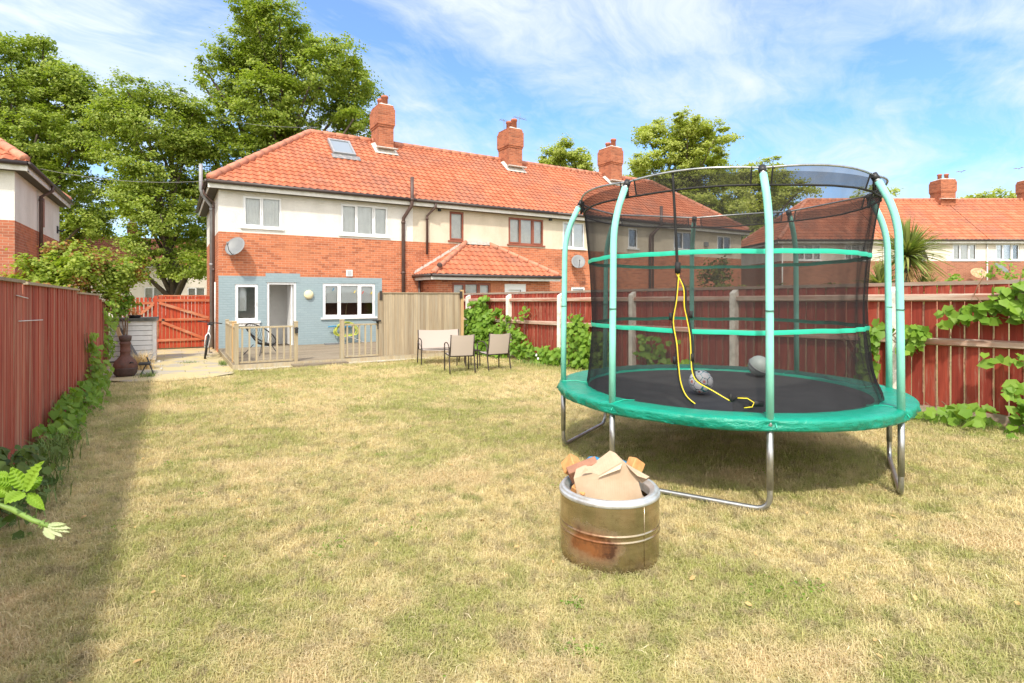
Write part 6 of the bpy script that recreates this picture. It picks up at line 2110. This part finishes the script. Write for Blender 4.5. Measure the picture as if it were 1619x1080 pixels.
fence_vine('climbing_plant', 'ivy tuft on the fence beside the right hand trampoline poles', [(4.30, 3.98, .35, 1.25, 1.0), (3.85, 3.35, .85, 1.22, 1.4)], .125, 55, 'R', dens=300, off=.12)
fence_vine('climbing_plant', 'heart leaved bindweed hanging over the fence top at the right photo edge', [(3.05, 2.0, 1.30, 1.90, 1.6), (3.35, 2.9, 1.22, 1.45, .7), (2.2, 1.2, 1.1, 1.95, 1.3), (2.9, 2.0, .78, .92, .6)], .125, 56, 'R', dens=230, flowers=3, off=.14)
fence_vine('weeds', 'broad leaved weeds along the foot of the right fence', [(4.6, 3.6, 0, .22, 1.0), (3.6, 2.6, 0, .26, 1.5), (2.6, 1.2, 0, .60, 1.7)], .125, 57, 'R', dens=300, off=.30, cat='weeds')
fence_vine('climbing_plant', 'bindweed column climbing the left fence near the chiminea', [(12.6, 11.8, 0, .85, .9), (12.1, 11.7, .8, 1.10, .7), (13.4, 12.5, 0, .5, .8)], .10, 58, 'L', mat='leaf_climber', dens=260, off=.12)
fence_vine('weeds', 'low green bindweed along the foot of the left fence', [(9.8, 8.0, 0, .45, 1.0), (11.8, 9.7, 0, .34, .9), (8.2, 7.5, 0, .30, .9)], .10, 59, 'L', mat='leaf_ivy', dens=300, off=.16, cat='weeds')
fence_vine('ivy', 'ivy hanging on the old fence post behind the chiminea', [(15.3, 14.5, .3, 1.6, .8), (16.6, 16.0, 1.0, 1.6, 1.0)], .09, 60, 'L', mat='leaf_climber', dens=240, off=.10)
fence_vine('weeds', 'dark nettles at the near foot of the left fence', [(6.5, 4.9, 0, .46, 1.3)], .09, 61, 'L', mat='leaf_shrub', dens=420, off=.20, cat='weeds', shape='leaf')

for i, (x, y, n, h, sp, ex, ey, lb) in enumerate((
        (-1.05, 7.2, 420, .32, .10, 1, 4.0, 'long green grass tuft at the foot of the near left fence'),
        (-1.02, 5.9, 260, .26, .10, 1, 3.4, 'long grass fringe at the left fence nearest the camera'),
        (8.35, 3.5, 380, .22, .08, 1.2, 5.5, 'long green grass fringe at the foot of the right fence'),
        (8.1, 5.2, 200, .2, .08, 1.2, 5.0, 'grass fringe at the fence foot behind the trampoline legs'),
        (7.5, 11.6, 200, .18, .08, 1.2, 5.5, 'grass fringe at the fence foot by the third post'),
        (1.08, 15.6, 180, .18, .04, 1, 4.5, 'weedy grass along the left side of the deck'),
        (.35, 16.5, 120, .12, .09, 1.4, 1, 'small green weed tuft on the side passage paving'),
        (-.45, 14.0, 120, .20, .08, 1, 1, 'weed tuft at the foot of the black stool'))):
    blades('grass_tuft', lb, 'grass', (x, y, gz(y)), n, h * .4, h, sp, 'weed_grass', 70 + i, .9, .004, None, ex, ey)

# fallen leaves scattered on lawn and mat: too small to count
rng = np.random.default_rng(77)
n_ = 260
X = rng.uniform(-1.0, 8.0, n_); Y = rng.uniform(1.0, 13.5, n_)
P = np.array([(x, y, lawn_z(x, y) + .035) for x, y in zip(X, Y)])
tag(leaf_mesh('fallen_leaves', 'leaf_dead', P, rng.normal(size=(n_, 3)) * .3 + np.array([0, 0, 1]), rng.uniform(.02, .045, n_), None, rng=rng), 'scattered dry fallen leaves on the lawn', 'leaves', None, 'stuff')

# clover and plantain growing flat in the turf
rng = np.random.default_rng(78)
PP = []
for i in range(75):
    x, y = rng.uniform(-1.0, 8.2), rng.uniform(1.2, 12.0)
    k = int(rng.uniform(14, 60)); q = rng.normal(size=(k, 2)) * rng.uniform(.03, .12)
    PP += [(x + a, y + b, lawn_z(x + a, y + b) + .018) for a, b in q if x + a < 8.5]
P = np.array(PP); n_ = len(P)
tag(leaf_mesh('clover_patches', 'leaf_ivy', P, rng.normal(size=(n_, 3)) * .45 + np.array([0, 0, 1]), rng.uniform(.010, .030, n_), None, rng=rng), 'small flat green clover and plantain leaves scattered in the turf', 'clover', None, 'stuff')
# longer bleached stalks lying in the turf
rg = random.Random(79); mb = MB()
for i in range(2600):
    x, y = rg.uniform(-1.1, 8.3), 1.2 + 9 * rg.random() ** 1.6
    cl_ = mnoise.noise(Vector((x * 1.1, y * 1.1, 4)))
    if cl_ < -.05: continue
    an = rg.uniform(0, 6.28); L_ = rg.uniform(.03, .09); w2 = rg.uniform(.0008, .0016); z = lawn_z(x, y) + .012
    dx, dy = math.cos(an), math.sin(an); ox, oy = -dy * w2, dx * w2; b_ = rg.uniform(-.012, .012)
    mb.add([(x - ox, y - oy, z), (x + ox, y + oy, z), (x + dx * L_ * .5 + ox - dy * b_, y + dy * L_ * .5 + oy + dx * b_, z + .018), (x + dx * L_ * .5 - ox - dy * b_, y + dy * L_ * .5 - oy + dx * b_, z + .018), (x + dx * L_, y + dy * L_, z + rg.uniform(.002, .02))], [(0, 1, 2, 3), (3, 2, 4)], rg.random())
tag(mb.build('dry_stalks', 'stalk'), 'pale dry grass stalks lying loose on the lawn', 'grass', None, 'stuff')

# ------------------------------------------------------------------ bramble shoot, near left
br = thing('bramble', 'bright green bramble shoot reaching in at the left photo edge', 'bramble', (-1.12, .55, gz(.6)))
ob = Vector(br.location)
def bp(px, py, d): return cam_pt(px, py, d) - ob
stem = [Vector((0, 0, 0)), Vector((.02, .05, .50)), Vector((.14, .12, .92)), Vector((.42, .42, 1.20))] + [bp(-12, 795, 0.950), bp(20, 806, 0.943), bp(50, 822, 0.937), bp(78, 832, 0.931)]
mb = MB(); mb.tube(stem, [.006, .006, .006, .0052, .0048, .0046, .0042, .0036], 8)
rg = random.Random(4)
for i in range(46):
    t_ = rg.uniform(3.2, 6.9); k = int(t_); p = stem[k].lerp(stem[k + 1], t_ - k); d = Vector((rg.gauss(0, 1), rg.gauss(0, 1), rg.gauss(0, 1))).normalized()
    mb.tube([p + d * .003, p + d * .009], [.0011, .0002], 4)
mb.tube([bp(-12, 795, 0.950), bp(5, 790, 0.950), bp(20, 785, 0.950), bp(35, 778, 0.950), bp(40, 775, 0.950)], .002, 6)
mb.build('stem', 'stem_green', br, True)
def bleaf(base, tip, w_, nrm, mat='leaf_bramble', nm='leaf'):
    base, tip = Vector(base), Vector(tip); d = tip - base; L_ = d.length; d.normalize(); s_ = d.cross(Vector(nrm)).normalized(); n = s_.cross(d).normalized()
    mb = MB(); K = 14; vs = []
    for i in range(K + 1):
        t_ = i / K; ww = w_ * (math.sin(math.pi * min(1, t_ ** .75)) ** .8) * (1 + (.10 if i % 2 else -.04)) if 0 < i < K else 0.0006
        ridge = .0018 if i % 2 else -.0014
        c_ = base + d * (L_ * t_) + n * (-.10 * L_ * t_ * t_)
        for u_ in (-1, -.5, 0, .5, 1):
            vs.append(c_ + s_ * (u_ * ww) + n * (.22 * abs(u_) * ww + (ridge if u_ else 0)) + d * (abs(u_) * .0025))
    fs = [(5 * i + k, 5 * i + k + 1, 5 * i + 6 + k, 5 * i + 5 + k) for i in range(K) for k in range(4)]
    mb.add(vs, fs, rg.random())
    return mb.build(nm, mat, br, nm != 'leaf')
vw = (-math.sin(TH) + .35, -math.cos(TH), .65)
bleaf(bp(40, 776, 0.950), bp(60, 733, 0.924), 0.0133, vw)
bleaf(bp(40, 776, 0.950), bp(18, 740, 0.950), 0.0108, vw)
bleaf(bp(38, 778, 0.950), bp(10, 793, 0.918), 0.0127, vw)
bleaf(bp(41, 776, 0.950), bp(64, 755, 0.962), 0.0114, vw)
bleaf(bp(43, 780, 0.950), bp(67, 803, 0.931), 0.0082, vw)
bleaf(bp(25, 765, 0.950), bp(-6, 760, 0.937), 0.0082, vw)
bleaf(bp(20, 782, 0.950), bp(-8, 772, 0.950), 0.0108, vw)
bleaf(bp(15, 755, 0.950), bp(-10, 748, 0.962), 0.0070, vw)
for (a, b_, w_) in (((74, 831), (107, 834), .007), ((74, 831), (106, 840), .006), ((70, 832), (84, 851), .010), ((76, 830), (100, 828), .005), ((76, 833), (96, 847), .006)):
    bleaf(bp(*a, .930), bp(*b_, .924), w_ * .633, vw, 'leaf_pale', 'bud')

for o in bpy.data.objects:
    if o.type == 'MESH' and o.data and not o.data.materials:
        print('no material', o.name)
